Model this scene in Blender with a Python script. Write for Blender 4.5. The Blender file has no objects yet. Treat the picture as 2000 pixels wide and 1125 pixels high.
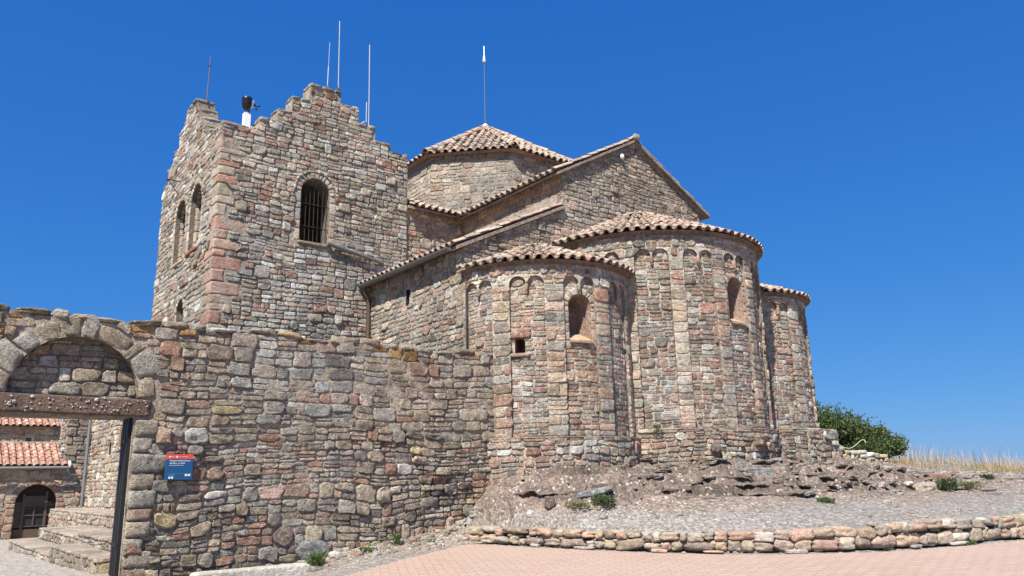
import bpy, math, random
import numpy as np
from mathutils import Vector, Matrix
from mathutils.geometry import delaunay_2d_cdt

SC = bpy.context.scene
COL = SC.collection
rad = math.radians
PI = math.pi

# ------------------------------------------------------------------ noise
def _hash(ix, iy, iz, seed):
    h = (ix.astype(np.int64) * 374761393 + iy.astype(np.int64) * 668265263
         + iz.astype(np.int64) * 2147483647 + seed * 1274126177) & 0xFFFFFFFF
    h = ((h ^ (h >> 13)) * 1274126177) & 0xFFFFFFFF
    h = h ^ (h >> 16)
    return (h & 0xFFFFFF) / float(0xFFFFFF)

def vnoise(x, y, z=0.0, seed=0):
    x = np.asarray(x, float); y = np.asarray(y, float)
    z = np.zeros_like(x) + z
    ix, iy, iz = np.floor(x), np.floor(y), np.floor(z)
    fx, fy, fz = x - ix, y - iy, z - iz
    fx = fx * fx * (3 - 2 * fx); fy = fy * fy * (3 - 2 * fy); fz = fz * fz * (3 - 2 * fz)
    r = 0
    for dx in (0, 1):
        for dy in (0, 1):
            for dz in (0, 1):
                w = (fx if dx else 1 - fx) * (fy if dy else 1 - fy) * (fz if dz else 1 - fz)
                r = r + w * _hash(ix + dx, iy + dy, iz + dz, seed)
    return r * 2 - 1

def fbm(x, y, z=0.0, seed=0, oct=3):
    a, r, f = 1.0, 0, 1.0
    for o in range(oct):
        r = r + a * vnoise(np.asarray(x) * f, np.asarray(y) * f, np.asarray(z) * f, seed + o * 17)
        a *= .5; f *= 2.03
    return r

# ------------------------------------------------------------------ mesh builder
ROOT = {}

class Geo:
    def __init__(s):
        s.V, s.C, s.F, s.n = [], [], [], 0

    def add(s, verts, faces, col=(1, 1, 1), mat=0, smooth=True):
        verts = np.asarray(verts, float).reshape(-1, 3)
        c = np.asarray(col, float)
        if c.ndim == 1:
            c = np.tile(c[None, :3], (len(verts), 1))
        s.V.append(verts); s.C.append(c)
        if not isinstance(faces, list):
            faces = [faces]
        for f in faces:
            f = np.asarray(f, np.int64)
            if f.size:
                s.F.append((f + s.n, mat, smooth))
        s.n += len(verts)

    def poly(s, pts, col=(1, 1, 1), mat=0):
        pts = np.asarray(pts, float)
        s.add(pts, np.arange(len(pts))[None, :], col, mat, False)

    def box(s, a, b, col=(1, 1, 1), mat=0):
        x0, y0, z0 = a; x1, y1, z1 = b
        v = [(x0, y0, z0), (x1, y0, z0), (x1, y1, z0), (x0, y1, z0), (x0, y0, z1), (x1, y0, z1), (x1, y1, z1), (x0, y1, z1)]
        s.add(v, np.array([(0, 3, 2, 1), (4, 5, 6, 7), (0, 1, 5, 4), (1, 2, 6, 5), (2, 3, 7, 6), (3, 0, 4, 7)]), col, mat, False)

    def tube(s, pts, r, col=(1, 1, 1), mat=0, n=8, caps=True):
        pts = [Vector(p) for p in pts]
        rs = r if isinstance(r, (list, tuple)) else [r] * len(pts)
        rings = []
        for i, p in enumerate(pts):
            d = (pts[min(i + 1, len(pts) - 1)] - pts[max(i - 1, 0)]).normalized()
            a = Vector((0, 0, 1)) if abs(d.z) < .9 else Vector((1, 0, 0))
            e1 = d.cross(a).normalized(); e2 = d.cross(e1)
            rings += [p + (e1 * math.cos(2 * PI * k / n) + e2 * math.sin(2 * PI * k / n)) * rs[i] for k in range(n)]
        F = []
        for i in range(len(pts) - 1):
            for k in range(n):
                F.append((i * n + k, i * n + (k + 1) % n, (i + 1) * n + (k + 1) % n, (i + 1) * n + k))
        s.add([tuple(q) for q in rings], np.array(F), col, mat, True)
        if caps:
            s.poly([tuple(q) for q in rings[:n]][::-1], col, mat)
            s.poly([tuple(q) for q in rings[-n:]], col, mat)

    def build(s, name, mats, parent=None, loc=None):
        V = np.concatenate(s.V); C = np.concatenate(s.C)
        off = np.zeros(3)
        if parent is not None:
            off = np.array(ROOT[parent.name])
        elif loc is not None:
            off = np.array(loc, float)
        V = V - off
        me = bpy.data.meshes.new(name)
        me.vertices.add(len(V)); me.vertices.foreach_set('co', V.ravel().astype(np.float32))
        loops, tot, mi, sm = [], [], [], []
        for f, m, sh in s.F:
            loops.append(f.ravel()); tot.append(np.full(len(f), f.shape[1])); mi.append(np.full(len(f), m)); sm.append(np.full(len(f), sh))
        loops = np.concatenate(loops); tot = np.concatenate(tot); mi = np.concatenate(mi); sm = np.concatenate(sm)
        me.loops.add(len(loops)); me.loops.foreach_set('vertex_index', loops.astype(np.int32))
        me.polygons.add(len(tot))
        st = np.concatenate([[0], np.cumsum(tot)[:-1]])
        me.polygons.foreach_set('loop_start', st.astype(np.int32))
        me.polygons.foreach_set('loop_total', tot.astype(np.int32))
        if not isinstance(mats, (list, tuple)):
            mats = [mats]
        for m in mats:
            me.materials.append(m)
        me.polygons.foreach_set('material_index', mi.astype(np.int32))
        me.polygons.foreach_set('use_smooth', sm.astype(bool))
        me.update(calc_edges=True)
        at = me.color_attributes.new('Col', 'FLOAT_COLOR', 'POINT')
        at.data.foreach_set('color', np.concatenate([C, np.ones((len(C), 1))], 1).ravel().astype(np.float32))
        me.validate()
        o = bpy.data.objects.new(name, me); COL.objects.link(o)
        if parent is not None:
            o.parent = parent; ROOT[o.name] = tuple(off)
        else:
            o.location = off; ROOT[o.name] = tuple(off)
        return o

def tag(o, label, cat=None, group=None):
    o['label'] = label
    if cat: o['category'] = cat
    if group: o['group'] = group
    return o

def thing(name, label, cat, loc, group=None):
    o = bpy.data.objects.new(name, None); COL.objects.link(o)
    o.empty_display_size = .2
    o.location = loc; ROOT[o.name] = tuple(loc)
    return tag(o, label, cat, group)

# ------------------------------------------------------------------ materials
def new_mat(name):
    m = bpy.data.materials.new(name); m.use_nodes = True
    nt = m.node_tree
    return m, nt, nt.nodes['Principled BSDF']

def N(nt, t, **k):
    n = nt.nodes.new(t)
    for a, b in k.items(): setattr(n, a, b)
    return n

def stone_mat(name, speck=.35, bump=.5, fine=38, contrast=.3, speck_col=(.52, .49, .44), lichen=0.0):
    m, nt, b = new_mat(name); L = nt.links.new
    at = N(nt, 'ShaderNodeAttribute', attribute_name='Col')
    tc = N(nt, 'ShaderNodeTexCoord')
    n1 = N(nt, 'ShaderNodeTexNoise'); n1.inputs['Scale'].default_value = 2.3; n1.inputs['Detail'].default_value = 3
    n2 = N(nt, 'ShaderNodeTexNoise'); n2.inputs['Scale'].default_value = fine; n2.inputs['Detail'].default_value = 4; n2.inputs['Roughness'].default_value = .7
    n3 = N(nt, 'ShaderNodeTexNoise'); n3.inputs['Scale'].default_value = 13; n3.inputs['Detail'].default_value = 5; n3.inputs['Roughness'].default_value = .65
    for n in (n1, n2, n3): L(tc.outputs['Object'], n.inputs['Vector'])
    r1 = N(nt, 'ShaderNodeMapRange'); r1.inputs['From Min'].default_value = .3; r1.inputs['From Max'].default_value = .7
    r1.inputs['To Min'].default_value = 1 - contrast * .6; r1.inputs['To Max'].default_value = 1 + contrast * .5
    L(n1.outputs['Fac'], r1.inputs['Value'])
    r2 = N(nt, 'ShaderNodeMapRange'); r2.inputs['From Min'].default_value = .3; r2.inputs['From Max'].default_value = .7
    r2.inputs['To Min'].default_value = 1 - contrast; r2.inputs['To Max'].default_value = 1 + contrast * .8
    L(n2.outputs['Fac'], r2.inputs['Value'])
    r3 = N(nt, 'ShaderNodeMapRange'); r3.inputs['From Min'].default_value = .32; r3.inputs['From Max'].default_value = .6
    r3.inputs['To Min'].default_value = 1 - contrast * .7; r3.inputs['To Max'].default_value = 1 + contrast * .45
    L(n3.outputs['Fac'], r3.inputs['Value'])
    m0 = N(nt, 'ShaderNodeMath', operation='MULTIPLY'); L(r1.outputs[0], m0.inputs[0]); L(r3.outputs[0], m0.inputs[1])
    mu = N(nt, 'ShaderNodeMath', operation='MULTIPLY'); L(m0.outputs[0], mu.inputs[0]); L(r2.outputs[0], mu.inputs[1])
    mx = N(nt, 'ShaderNodeVectorMath', operation='SCALE'); L(at.outputs['Color'], mx.inputs[0]); L(mu.outputs[0], mx.inputs['Scale'])
    sp = N(nt, 'ShaderNodeMapRange'); sp.inputs['From Min'].default_value = .56; sp.inputs['From Max'].default_value = .66
    sp.inputs['To Max'].default_value = speck
    L(n3.outputs['Fac'], sp.inputs['Value'])
    mix = N(nt, 'ShaderNodeMix', data_type='RGBA'); L(sp.outputs[0], mix.inputs['Factor']); L(mx.outputs[0], mix.inputs[6])
    mix.inputs[7].default_value = (*speck_col, 1)
    out = mix.outputs[2]
    if lichen:
        n4 = N(nt, 'ShaderNodeTexNoise'); n4.inputs['Scale'].default_value = 3.1; n4.inputs['Detail'].default_value = 6; n4.inputs['Roughness'].default_value = .7
        L(tc.outputs['Object'], n4.inputs['Vector'])
        l1 = N(nt, 'ShaderNodeMapRange'); l1.inputs['From Min'].default_value = .60; l1.inputs['From Max'].default_value = .68; l1.inputs['To Max'].default_value = lichen
        L(n4.outputs['Fac'], l1.inputs['Value'])
        mix2 = N(nt, 'ShaderNodeMix', data_type='RGBA'); L(l1.outputs[0], mix2.inputs['Factor']); L(out, mix2.inputs[6])
        mix2.inputs[7].default_value = (.42, .34, .16, 1); out = mix2.outputs[2]
    L(out, b.inputs['Base Color'])
    b.inputs['Roughness'].default_value = .93; b.inputs['Specular IOR Level'].default_value = .2
    ad = N(nt, 'ShaderNodeMath', operation='ADD'); L(n2.outputs['Fac'], ad.inputs[0]); L(n3.outputs['Fac'], ad.inputs[1])
    bp = N(nt, 'ShaderNodeBump'); bp.inputs['Strength'].default_value = bump; bp.inputs['Distance'].default_value = .06
    L(ad.outputs[0], bp.inputs['Height']); L(bp.outputs[0], b.inputs['Normal'])
    return m

def plain_mat(name, col, rough=.6, metal=0.0, var=.12, scale=20, spec=.4, bump=0):
    m, nt, b = new_mat(name); L = nt.links.new
    tc = N(nt, 'ShaderNodeTexCoord'); n = N(nt, 'ShaderNodeTexNoise'); n.inputs['Scale'].default_value = scale; n.inputs['Detail'].default_value = 4
    L(tc.outputs['Object'], n.inputs['Vector'])
    r = N(nt, 'ShaderNodeMapRange'); r.inputs['From Min'].default_value = .3; r.inputs['From Max'].default_value = .7
    r.inputs['To Min'].default_value = 1 - var; r.inputs['To Max'].default_value = 1 + var
    L(n.outputs['Fac'], r.inputs['Value'])
    sc = N(nt, 'ShaderNodeVectorMath', operation='SCALE'); sc.inputs[0].default_value = col; L(r.outputs[0], sc.inputs['Scale'])
    L(sc.outputs[0], b.inputs['Base Color'])
    b.inputs['Roughness'].default_value = rough; b.inputs['Metallic'].default_value = metal; b.inputs['Specular IOR Level'].default_value = spec
    if bump:
        bp = N(nt, 'ShaderNodeBump'); bp.inputs['Strength'].default_value = bump; bp.inputs['Distance'].default_value = .02
        L(n.outputs['Fac'], bp.inputs['Height']); L(bp.outputs[0], b.inputs['Normal'])
    return m

M_STONE = stone_mat('rubble_stone', speck=.55, bump=.9, contrast=.45, speck_col=(.60, .57, .50))
M_WALL = stone_mat('field_stone', speck=.42, bump=1.0, contrast=.5, lichen=.3)
M_ASH = stone_mat('dressed_stone', speck=.3, bump=.6, contrast=.34)
M_MORT = stone_mat('lime_mortar', speck=.25, bump=.8, contrast=.4)
M_TILE = stone_mat('roof_tile', speck=.32, bump=.4, contrast=.36, speck_col=(.36, .33, .28))
M_NEWTILE = stone_mat('new_roof_tile', speck=.25, bump=.15, contrast=.2, speck_col=(.5, .36, .27))
M_LINTEL = stone_mat('lintel_beam', speck=.0, bump=.7, contrast=.35)
M_IRON = plain_mat('dark_iron', (.03, .025, .022), .6, .3)
M_WOOD = plain_mat('dark_wood', (.03, .02, .016), .7, var=.3)
M_DOOR = plain_mat('black_painted_wood', (.012, .011, .011), .55)
M_VOID = plain_mat('dark_interior', (.03, .026, .022), .95)
M_GREY = plain_mat('grey_metal', (.17, .17, .165), .5, .4)
M_ZINC = plain_mat('zinc_pipe', (.22, .22, .215), .5, .3)
M_COPPER = plain_mat('brown_pipe', (.16, .105, .075), .6, .2)
M_MAST = plain_mat('pale_mast', (.46, .46, .44), .5, .1)
M_WHITE = plain_mat('white_paint', (.78, .77, .72), .5, var=.05)
M_BLACK = plain_mat('black_plastic', (.014, .014, .016), .4)
M_BLUE = plain_mat('blue_sign', (.010, .075, .19), .45, var=.05)
M_BLUE2 = plain_mat('light_blue_ink', (.10, .36, .42), .5, var=.02)
M_RED = plain_mat('red_sign', (.62, .075, .05), .45, var=.05)
M_GLASS = plain_mat('window_glass', (.03, .035, .04), .12, spec=.6)
M_PANE = plain_mat('blue_pane', (.03, .05, .10), .1, spec=.8)
M_ROPE = plain_mat('white_rope', (.52, .50, .45), .8)
M_TERRA = plain_mat('terracotta', (.36, .13, .08), .85, var=.2)

# ------------------------------------------------------------------ palettes (linear)
G1, G2, G3 = (.37, .342, .285), (.275, .25, .21), (.145, .134, .118)
T1, T2, T3 = (.41, .335, .245), (.33, .26, .18), (.46, .385, .29)
R1, R2, R3 = (.38, .20, .135), (.32, .15, .095), (.44, .285, .20)
W1, P1, B1 = (.60, .57, .50), (.29, .215, .175), (.20, .145, .11)
Y1 = (.44, .34, .16)
OR = (.37, .22, .09)
PAL_TOWER = [(G1, 5), (G2, 2), (G3, .4), (T1, 4), (T3, 3.5), (R1, 1.3), (R2, .7), (R3, 2), (W1, 4.5), (P1, .6)]
PAL_WALL = [(G1, 3), (G2, 3), (G3, 2.0), (T1, 4), (T2, 4), (R1, 1), (R2, .8), (R3, 1.2), (W1, .8), (P1, 1.5), (B1, .8), (Y1, .25)]
PAL_WALLUP = [(G1, 4), (G2, 2), (G3, .7), (T1, 5), (T2, 5), (R1, .8), (R2, .5), (R3, 1.2), (W1, .6), (P1, 1.2), (Y1, .2)]
PAL_APSE = [(G1, 3), (G2, 3), (G3, .9), (T1, 4), (T2, 3), (R1, 2.2), (R2, 1), (R3, 4), (W1, 2.2), (P1, 1.6), (B1, .4)]
PAL_RED = [((.46, .25, .165), 4), ((.50, .33, .235), 5), (T1, 3), (T2, 3), (G1, 2), (P1, 2), (W1, .5)]
PAL_GABLE = [(G1, 3), (G2, 3), (T1, 3), (T2, 3), (R3, 3), (P1, 3), (B1, 1), (W1, .4)]
PAL_LANT = [(T1, 5), (T3, 5), (G1, 3), (R3, 1.2), (W1, 1)]
PAL_AISLE = [(G1, 3), (G2, 4), (T1, 4), (T2, 3), (R3, 3), (R1, 1), (W1, 1), (P1, 1)]
PAL_LOW = [((.33, .245, .17), 4), ((.36, .29, .21), 4), ((.31, .18, .12), 2), ((.40, .35, .29), 2.5), (B1, 1), ((.26, .21, .16), 2), (G2, 1.2), ((.38, .28, .18), 2), (R3, 1.5)]
PAL_TILE = [((.395, .28, .205), 4), ((.42, .315, .235), 4), ((.37, .225, .155), 3), ((.34, .27, .215), 3), ((.29, .235, .19), 2), ((.44, .36, .28), 1.5), ((.39, .19, .11), .8)]
PAL_NEWT = [((.37, .155, .10), 5), ((.33, .13, .085), 4), ((.42, .23, .155), 3), ((.46, .36, .29), 1.2)]

def pick(pal, n, rng, var=.13):
    w = np.array([p[1] for p in pal], float); w /= w.sum()
    c = np.array([p[0] for p in pal])[rng.choice(len(pal), n, p=w)]
    mean = np.array([.42, .355, .285])
    c = c * 1.08 + (mean - c * 1.08) * .30
    c = c * (1 + rng.normal(0, var, (n, 1))) * (1 + rng.normal(0, .014, (n, 3)))
    return np.clip(c, .02, .7)

# ------------------------------------------------------------------ signed distances (2-D, positive outside)
def sd_rect(u, v, a, b, c, d):
    dx = np.maximum(a - u, u - b); dy = np.maximum(c - v, v - d)
    return np.where((dx > 0) & (dy > 0), np.hypot(dx, dy), np.maximum(dx, dy))

def sd_arch(u, v, uc, hw, v0, vs):
    r = sd_rect(u, v, uc - hw, uc + hw, v0, vs)
    c = np.hypot(u - uc, v - vs) - hw
    return np.minimum(r, np.where(v >= vs, c, np.maximum(c, r)))

def sd_poly(u, v, P):
    P = np.asarray(P, float); d = np.full(np.shape(u), 1e9); ins = np.zeros(np.shape(u), bool)
    for i in range(len(P)):
        a = P[i]; b = P[(i + 1) % len(P)]; e = b - a
        t = np.clip(((u - a[0]) * e[0] + (v - a[1]) * e[1]) / max(e @ e, 1e-12), 0, 1)
        d = np.minimum(d, np.hypot(u - a[0] - t * e[0], v - a[1] - t * e[1]))
        c = ((a[1] > v) != (b[1] > v))
        with np.errstate(divide='ignore', invalid='ignore'):
            x = a[0] + (v - a[1]) * e[0] / (e[1] if e[1] != 0 else 1e-12)
        ins ^= c & (u < x)
    return np.where(ins, -d, d)

def arch_pts(uc, hw, v0, vs, n=14):
    p = [(uc - hw, v0), (uc + hw, v0)]
    p += [(uc + hw * math.cos(PI * k / n), vs + hw * math.sin(PI * k / n)) for k in range(n + 1)]
    return p

def rect_pts(a, b, c, d):
    return [(a, c), (b, c), (b, d), (a, d)]

# ------------------------------------------------------------------ rubble masonry as real stones
def rubble(g, u0, u1, v0, v1, mapf, sdf=None, seed=1, H=(.26, .38), W=(.2, .48), pal=PAL_APSE, bulge=(.025, .06),
           gap=.014, mat=0, n=14, warp=.03, sq=(.32, .6), jit=.10, pats=(.25, .4, .25, .1), colf=None, rough=.48, keepf=None):
    rng = np.random.default_rng(seed)
    R = []
    v = v0
    while v < v1 - 1e-6:
        h = rng.uniform(*H)
        if v1 - (v + h) < H[0] * .6: h = v1 - v
        u = u0
        while u < u1 - 1e-6:
            w = rng.uniform(*W) * (h / (sum(H) / 2)) ** .3
            if u1 - (u + w) < W[0] * .6: w = u1 - u
            p = rng.choice(4, p=np.array(pats) / sum(pats))
            if p == 0 or w < W[0] * .8:
                R.append((u, u + w, v, v + h))
            elif p == 1:
                k = rng.uniform(.36, .64) * h
                R += [(u, u + w, v, v + k), (u, u + w, v + k, v + h)]
            elif p == 2:
                k = rng.uniform(.4, .6) * h; q = rng.uniform(.35, .65) * w
                if rng.random() < .5:
                    R += [(u, u + q, v, v + k), (u + q, u + w, v, v + k), (u, u + w, v + k, v + h)]
                else:
                    R += [(u, u + w, v, v + k), (u, u + q, v + k, v + h), (u + q, u + w, v + k, v + h)]
            else:
                a, b = rng.uniform(.25, .38) * h, rng.uniform(.6, .74) * h
                R += [(u, u + w, v, v + a), (u, u + w, v + a, v + b), (u, u + w, v + b, v + h)]
            u += w
        v += h
    R = np.array(R)
    cu, cv = (R[:, 0] + R[:, 1]) / 2, (R[:, 2] + R[:, 3]) / 2
    hw, hh = (R[:, 1] - R[:, 0]) / 2, (R[:, 3] - R[:, 2]) / 2
    wv = warp * fbm(cu * .9, cv * .9, 0, seed + 5, 2)
    if sdf is not None:
        k = sdf(cu, cv + wv) > .012
        R, cu, cv, hw, hh = R[k], cu[k], cv[k], hw[k], hh[k]
    if keepf is not None:
        k = keepf(cu, cv); R, cu, cv, hw, hh = R[k], cu[k], cv[k], hw[k], hh[k]
    m = len(cu)
    if m == 0: return
    th = (np.arange(n) / n * 2 * PI)[None, :] + rng.uniform(-.06, .06, (m, 1))
    ex = rng.uniform(sq[0], sq[1], (m, 1))
    ct, st = np.cos(th), np.sin(th)
    rj = 1 + rng.normal(0, jit, (m, n)).clip(-.2, .1)
    X = np.sign(ct) * np.abs(ct) ** ex * rj; Y = np.sign(st) * np.abs(st) ** ex * rj
    # skew corners
    sk = rng.normal(0, .09, (m, 4, 1))
    tp, lt = (Y > 0), (X > 0)
    X = X * (1 + np.where(tp, sk[:, 0], sk[:, 1]).clip(-.15, .05)) ; Y = Y * (1 + np.where(lt, sk[:, 2], sk[:, 3]).clip(-.15, .05))
    g_ = gap
    HW = np.maximum(hw - g_ * .5, .01)[:, None]; HH = np.maximum(hh - g_ * .5, .01)[:, None]
    b = rng.uniform(bulge[0], bulge[1], m) * np.clip(hh / .08, .6, 1.25) * np.clip(1.0 + .45 * fbm(cu * .6, cv * .6, 0, seed + 77, 2), .62, 1.4)
    tu, tv = rng.normal(0, .3, (m, 1)), rng.normal(0, .3, (m, 1))
    sc = [1.0, .99, .955, .82, .45]; dp = [None, .5, .92, 1.0, 1.0]
    Vs = []
    for i, s_ in enumerate(sc):
        U = cu[:, None] + X * s_ * HW; Vv = cv[:, None] + Y * s_ * HH
        wv = warp * fbm(U * .9, Vv * .9, 0, seed + 5, 2); Vv = Vv + wv
        if sdf is not None:
            e = .004
            for _ in range(2):
                sd = sdf(U, Vv)
                bad = sd < g_ * .4
                if not bad.any(): break
                gu = (sdf(U + e, Vv) - sd) / e; gv = (sdf(U, Vv + e) - sd) / e
                gl = np.maximum(np.hypot(gu, gv), .3)
                mv = np.where(bad, g_ * .4 - sd, 0)
                U = U + gu / gl * mv; Vv = Vv + gv / gl * mv
        if i == 0:
            D = np.full((m, n), -.03)
        else:
            D = b[:, None] * (dp[i] + .28 * (tu * X * s_ + tv * Y * s_) + rough * fbm(U * 9, Vv * 9, i * .3, seed + 9, 2))
        Vs.append(np.stack([U, Vv, D], -1))
    cpt = np.stack([Vs[-1][..., 0].mean(1), Vs[-1][..., 1].mean(1), b * (1.06 + rng.normal(0, .06, m))], -1)[:, None, :]
    A = np.concatenate(Vs + [cpt], 1)          # m, 5n+1, 3
    nv = A.shape[1]
    P = mapf(A[..., 0].ravel(), A[..., 1].ravel(), A[..., 2].ravel())
    k = np.arange(n); k2 = (k + 1) % n
    q = np.concatenate([np.stack([i * n + k, i * n + k2, (i + 1) * n + k2, (i + 1) * n + k], 1) for i in range(len(sc) - 1)])
    t = np.stack([(len(sc) - 1) * n + k, (len(sc) - 1) * n + k2, np.full(n, len(sc) * n)], 1)
    base = (np.arange(m) * nv)[:, None, None]
    c = pick(pal, m, rng)
    pt = fbm(cu * .45, cv * .55, 0, seed + 55, 3)[:, None]; pr = fbm(cu * .4 + 9, cv * .6, 0, seed + 56, 2)[:, None]
    c = c * (1 + .17 * pt) * (1 + np.array([[.05, 0, -.07]]) * pr)
    if colf is not None:
        c = colf(cu, cv, c, rng)
    C = np.repeat(c, nv, 0)
    g.add(P, [(q[None] + base).reshape(-1, 4), (t[None] + base).reshape(-1, 3)], C, mat, True)

def surface(g, outline, holes, mapf, du=.3, col=(.36, .30, .25), mat=1, noise=.012, seed=0, hole_depth=None, hole_col=None, skirt=0.0):
    """mortar skin over a 2-D outline with holes, plus reveals and an optional skirt (thickness) round the outline."""
    outline = np.asarray(outline, float)
    u0, v0 = outline.min(0); u1, v1 = outline.max(0)
    gu = np.linspace(u0, u1, max(2, int((u1 - u0) / du) + 1)); gv = np.linspace(v0, v1, max(2, int((v1 - v0) / du) + 1))
    def dens(P):
        out = []
        for i in range(len(P)):
            a, b = np.array(P[i]), np.array(P[(i + 1) % len(P)])
            k = max(1, int(np.linalg.norm(b - a) / du))
            out += [a + (b - a) * j / k for j in range(k)]
        return np.array(out)
    loops = [dens(outline)] + [dens(h) for h in holes]
    pts, edges = [], []
    for lp in loops:
        s = len(pts); pts += list(lp); edges += [(s + i, s + (i + 1) % len(lp)) for i in range(len(lp))]
    UU, VV = np.meshgrid(gu, gv); UU, VV = UU.ravel(), VV.ravel()
    k = sd_poly(UU, VV, outline) < -du * .3
    for h in holes: k &= sd_poly(UU, VV, h) > du * .25
    pts += list(np.stack([UU[k], VV[k]], 1))
    r = delaunay_2d_cdt([Vector((float(p[0]), float(p[1]))) for p in pts], edges, [], 0, 1e-5)
    P = np.array([(p.x, p.y) for p in r[0]]); T = np.array([f for f in r[2] if len(f) == 3])
    ce = P[T].mean(1)
    k = sd_poly(ce[:, 0], ce[:, 1], outline) < 0
    for h in holes: k &= sd_poly(ce[:, 0], ce[:, 1], h) > 0
    d = .001 + noise * fbm(P[:, 0] * 6, P[:, 1] * 6, 0, seed, 2)
    g.add(mapf(P[:, 0], P[:, 1], d), T[k], col, mat, True)
    for i, h in enumerate(holes):
        hd = hole_depth if not isinstance(hole_depth, (list, tuple)) else hole_depth[i]
        if hd: reveal(g, dens(h), mapf, hd, hole_col or col, mat)
    if skirt:
        reveal(g, loops[0], mapf, skirt, col, mat)

def reveal(g, lp, mapf, depth, col, mat, d0=0.0):
    lp = np.asarray(lp); n = len(lp)
    a = mapf(lp[:, 0], lp[:, 1], np.full(n, d0)); b = mapf(lp[:, 0], lp[:, 1], np.full(n, d0 - depth))
    k = np.arange(n); k2 = (k + 1) % n
    g.add(np.concatenate([a, b]), np.stack([k, k2, n + k2, n + k], 1), col, mat, False)

# rounded, slightly knobbly blocks (quoins, voussoirs, boulders)
def _cube(n):
    idx, P, F = {}, [], []
    def vid(p):
        k = tuple(int(round(c * 1000)) for c in p)
        if k not in idx: idx[k] = len(P); P.append(p)
        return idx[k]
    for ax in range(3):
        for sg in (-1, 1):
            for i in range(n):
                for j in range(n):
                    q = []
                    for a, b in ((0, 0), (1, 0), (1, 1), (0, 1)):
                        p = [0, 0, 0]; p[ax] = sg; p[(ax + 1) % 3] = (-1 + 2 * (i + a) / n); p[(ax + 2) % 3] = (-1 + 2 * (j + b) / n) * sg
                        q.append(vid(p))
                    F.append(q)
    return np.array(P, float), np.array(F)

CUBES = {}
def blocks(g, cen, ax, ay, az, col, mat=0, k=9.0, amp=.05, seed=0, n=5):
    cen = np.atleast_2d(cen).astype(float); m = len(cen)
    if n not in CUBES: CUBES[n] = _cube(n)
    Q, F = CUBES[n]
    Q = np.sign(Q) * np.sin(np.abs(Q) * PI / 2) ** .8 if k > 6 else Q
    nrm = (np.abs(Q) ** k).sum(1) ** (1 / k)
    Q = Q / nrm[:, None]
    ax, ay, az = [np.broadcast_to(np.atleast_2d(np.asarray(a, float)), (m, 3)) for a in (ax, ay, az)]
    rs = np.arange(m)[:, None] * 7.31 + seed * 3.7
    d = 1 + amp * fbm(Q[None, :, 0] * 1.3 + rs, Q[None, :, 1] * 1.3 + rs * .7, Q[None, :, 2] * 1.3, seed, 3)
    q = Q[None] * d[..., None]
    P = cen[:, None] + q[..., :1] * ax[:, None] + q[..., 1:2] * ay[:, None] + q[..., 2:] * az[:, None]
    nv = len(Q); base = (np.arange(m) * nv)[:, None, None]
    c = np.asarray(col, float)
    c = np.repeat(np.broadcast_to(np.atleast_2d(c), (m, 3)), nv, 0)
    g.add(P.reshape(-1, 3), (F[None] + base).reshape(-1, 4), c, mat, True)

def planeY(Y, s=-1):
    return lambda u, v, d: np.stack([u, Y + s * d, v], -1)
def planeX(X, s=-1):
    return lambda u, v, d: np.stack([X + s * d, u, v], -1)
def cyl(cx, cy, r):                   # u = arc length at r, measured from angle 0
    return lambda u, v, d: np.stack([cx + (r + d) * np.cos(u / r), cy + (r + d) * np.sin(u / r), v], -1)

def voussoirs(g, mapf, uc, vs, r0, r1, n, depth, pal, seed, a0=0.0, a1=PI, mat=0, proud=.03, amp=.05):
    """ring of wedge stones round an arch, as blocks in the (u, v, d) space of mapf"""
    rng = np.random.default_rng(seed)
    if 6 not in CUBES: CUBES[6] = _cube(6)
    Q0, F = CUBES[6]
    Q = np.sign(Q0) * np.sin(np.abs(Q0) * PI / 2) ** .8
    Q = Q / ((np.abs(Q) ** 9).sum(1) ** (1 / 9))[:, None]
    e = np.linspace(a0, a1, n + 1)
    e[1:-1] += rng.normal(0, .17 * (a1 - a0) / n, n - 1)
    cols = pick(pal, n, rng)
    for i in range(n):
        am, ah = (e[i] + e[i + 1]) / 2, (e[i + 1] - e[i]) / 2 - .010 / r1
        ro = r1 + rng.uniform(-.38, .15) * (r1 - r0)
        d = 1 + amp * fbm(Q[:, 0] * 1.4 + i * 5, Q[:, 1] * 1.4, Q[:, 2] * 1.4, seed, 3)
        q = Q * d[:, None]
        a = am + q[:, 0] * ah; r = (r0 + ro) / 2 + q[:, 1] * (ro - r0) / 2
        D = proud + rng.uniform(-.3, .3) * proud - depth / 2 + q[:, 2] * depth / 2
        P = mapf(uc + r * np.cos(a), vs + r * np.sin(a), D)
        g.add(P, F, cols[i], mat, True)

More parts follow.
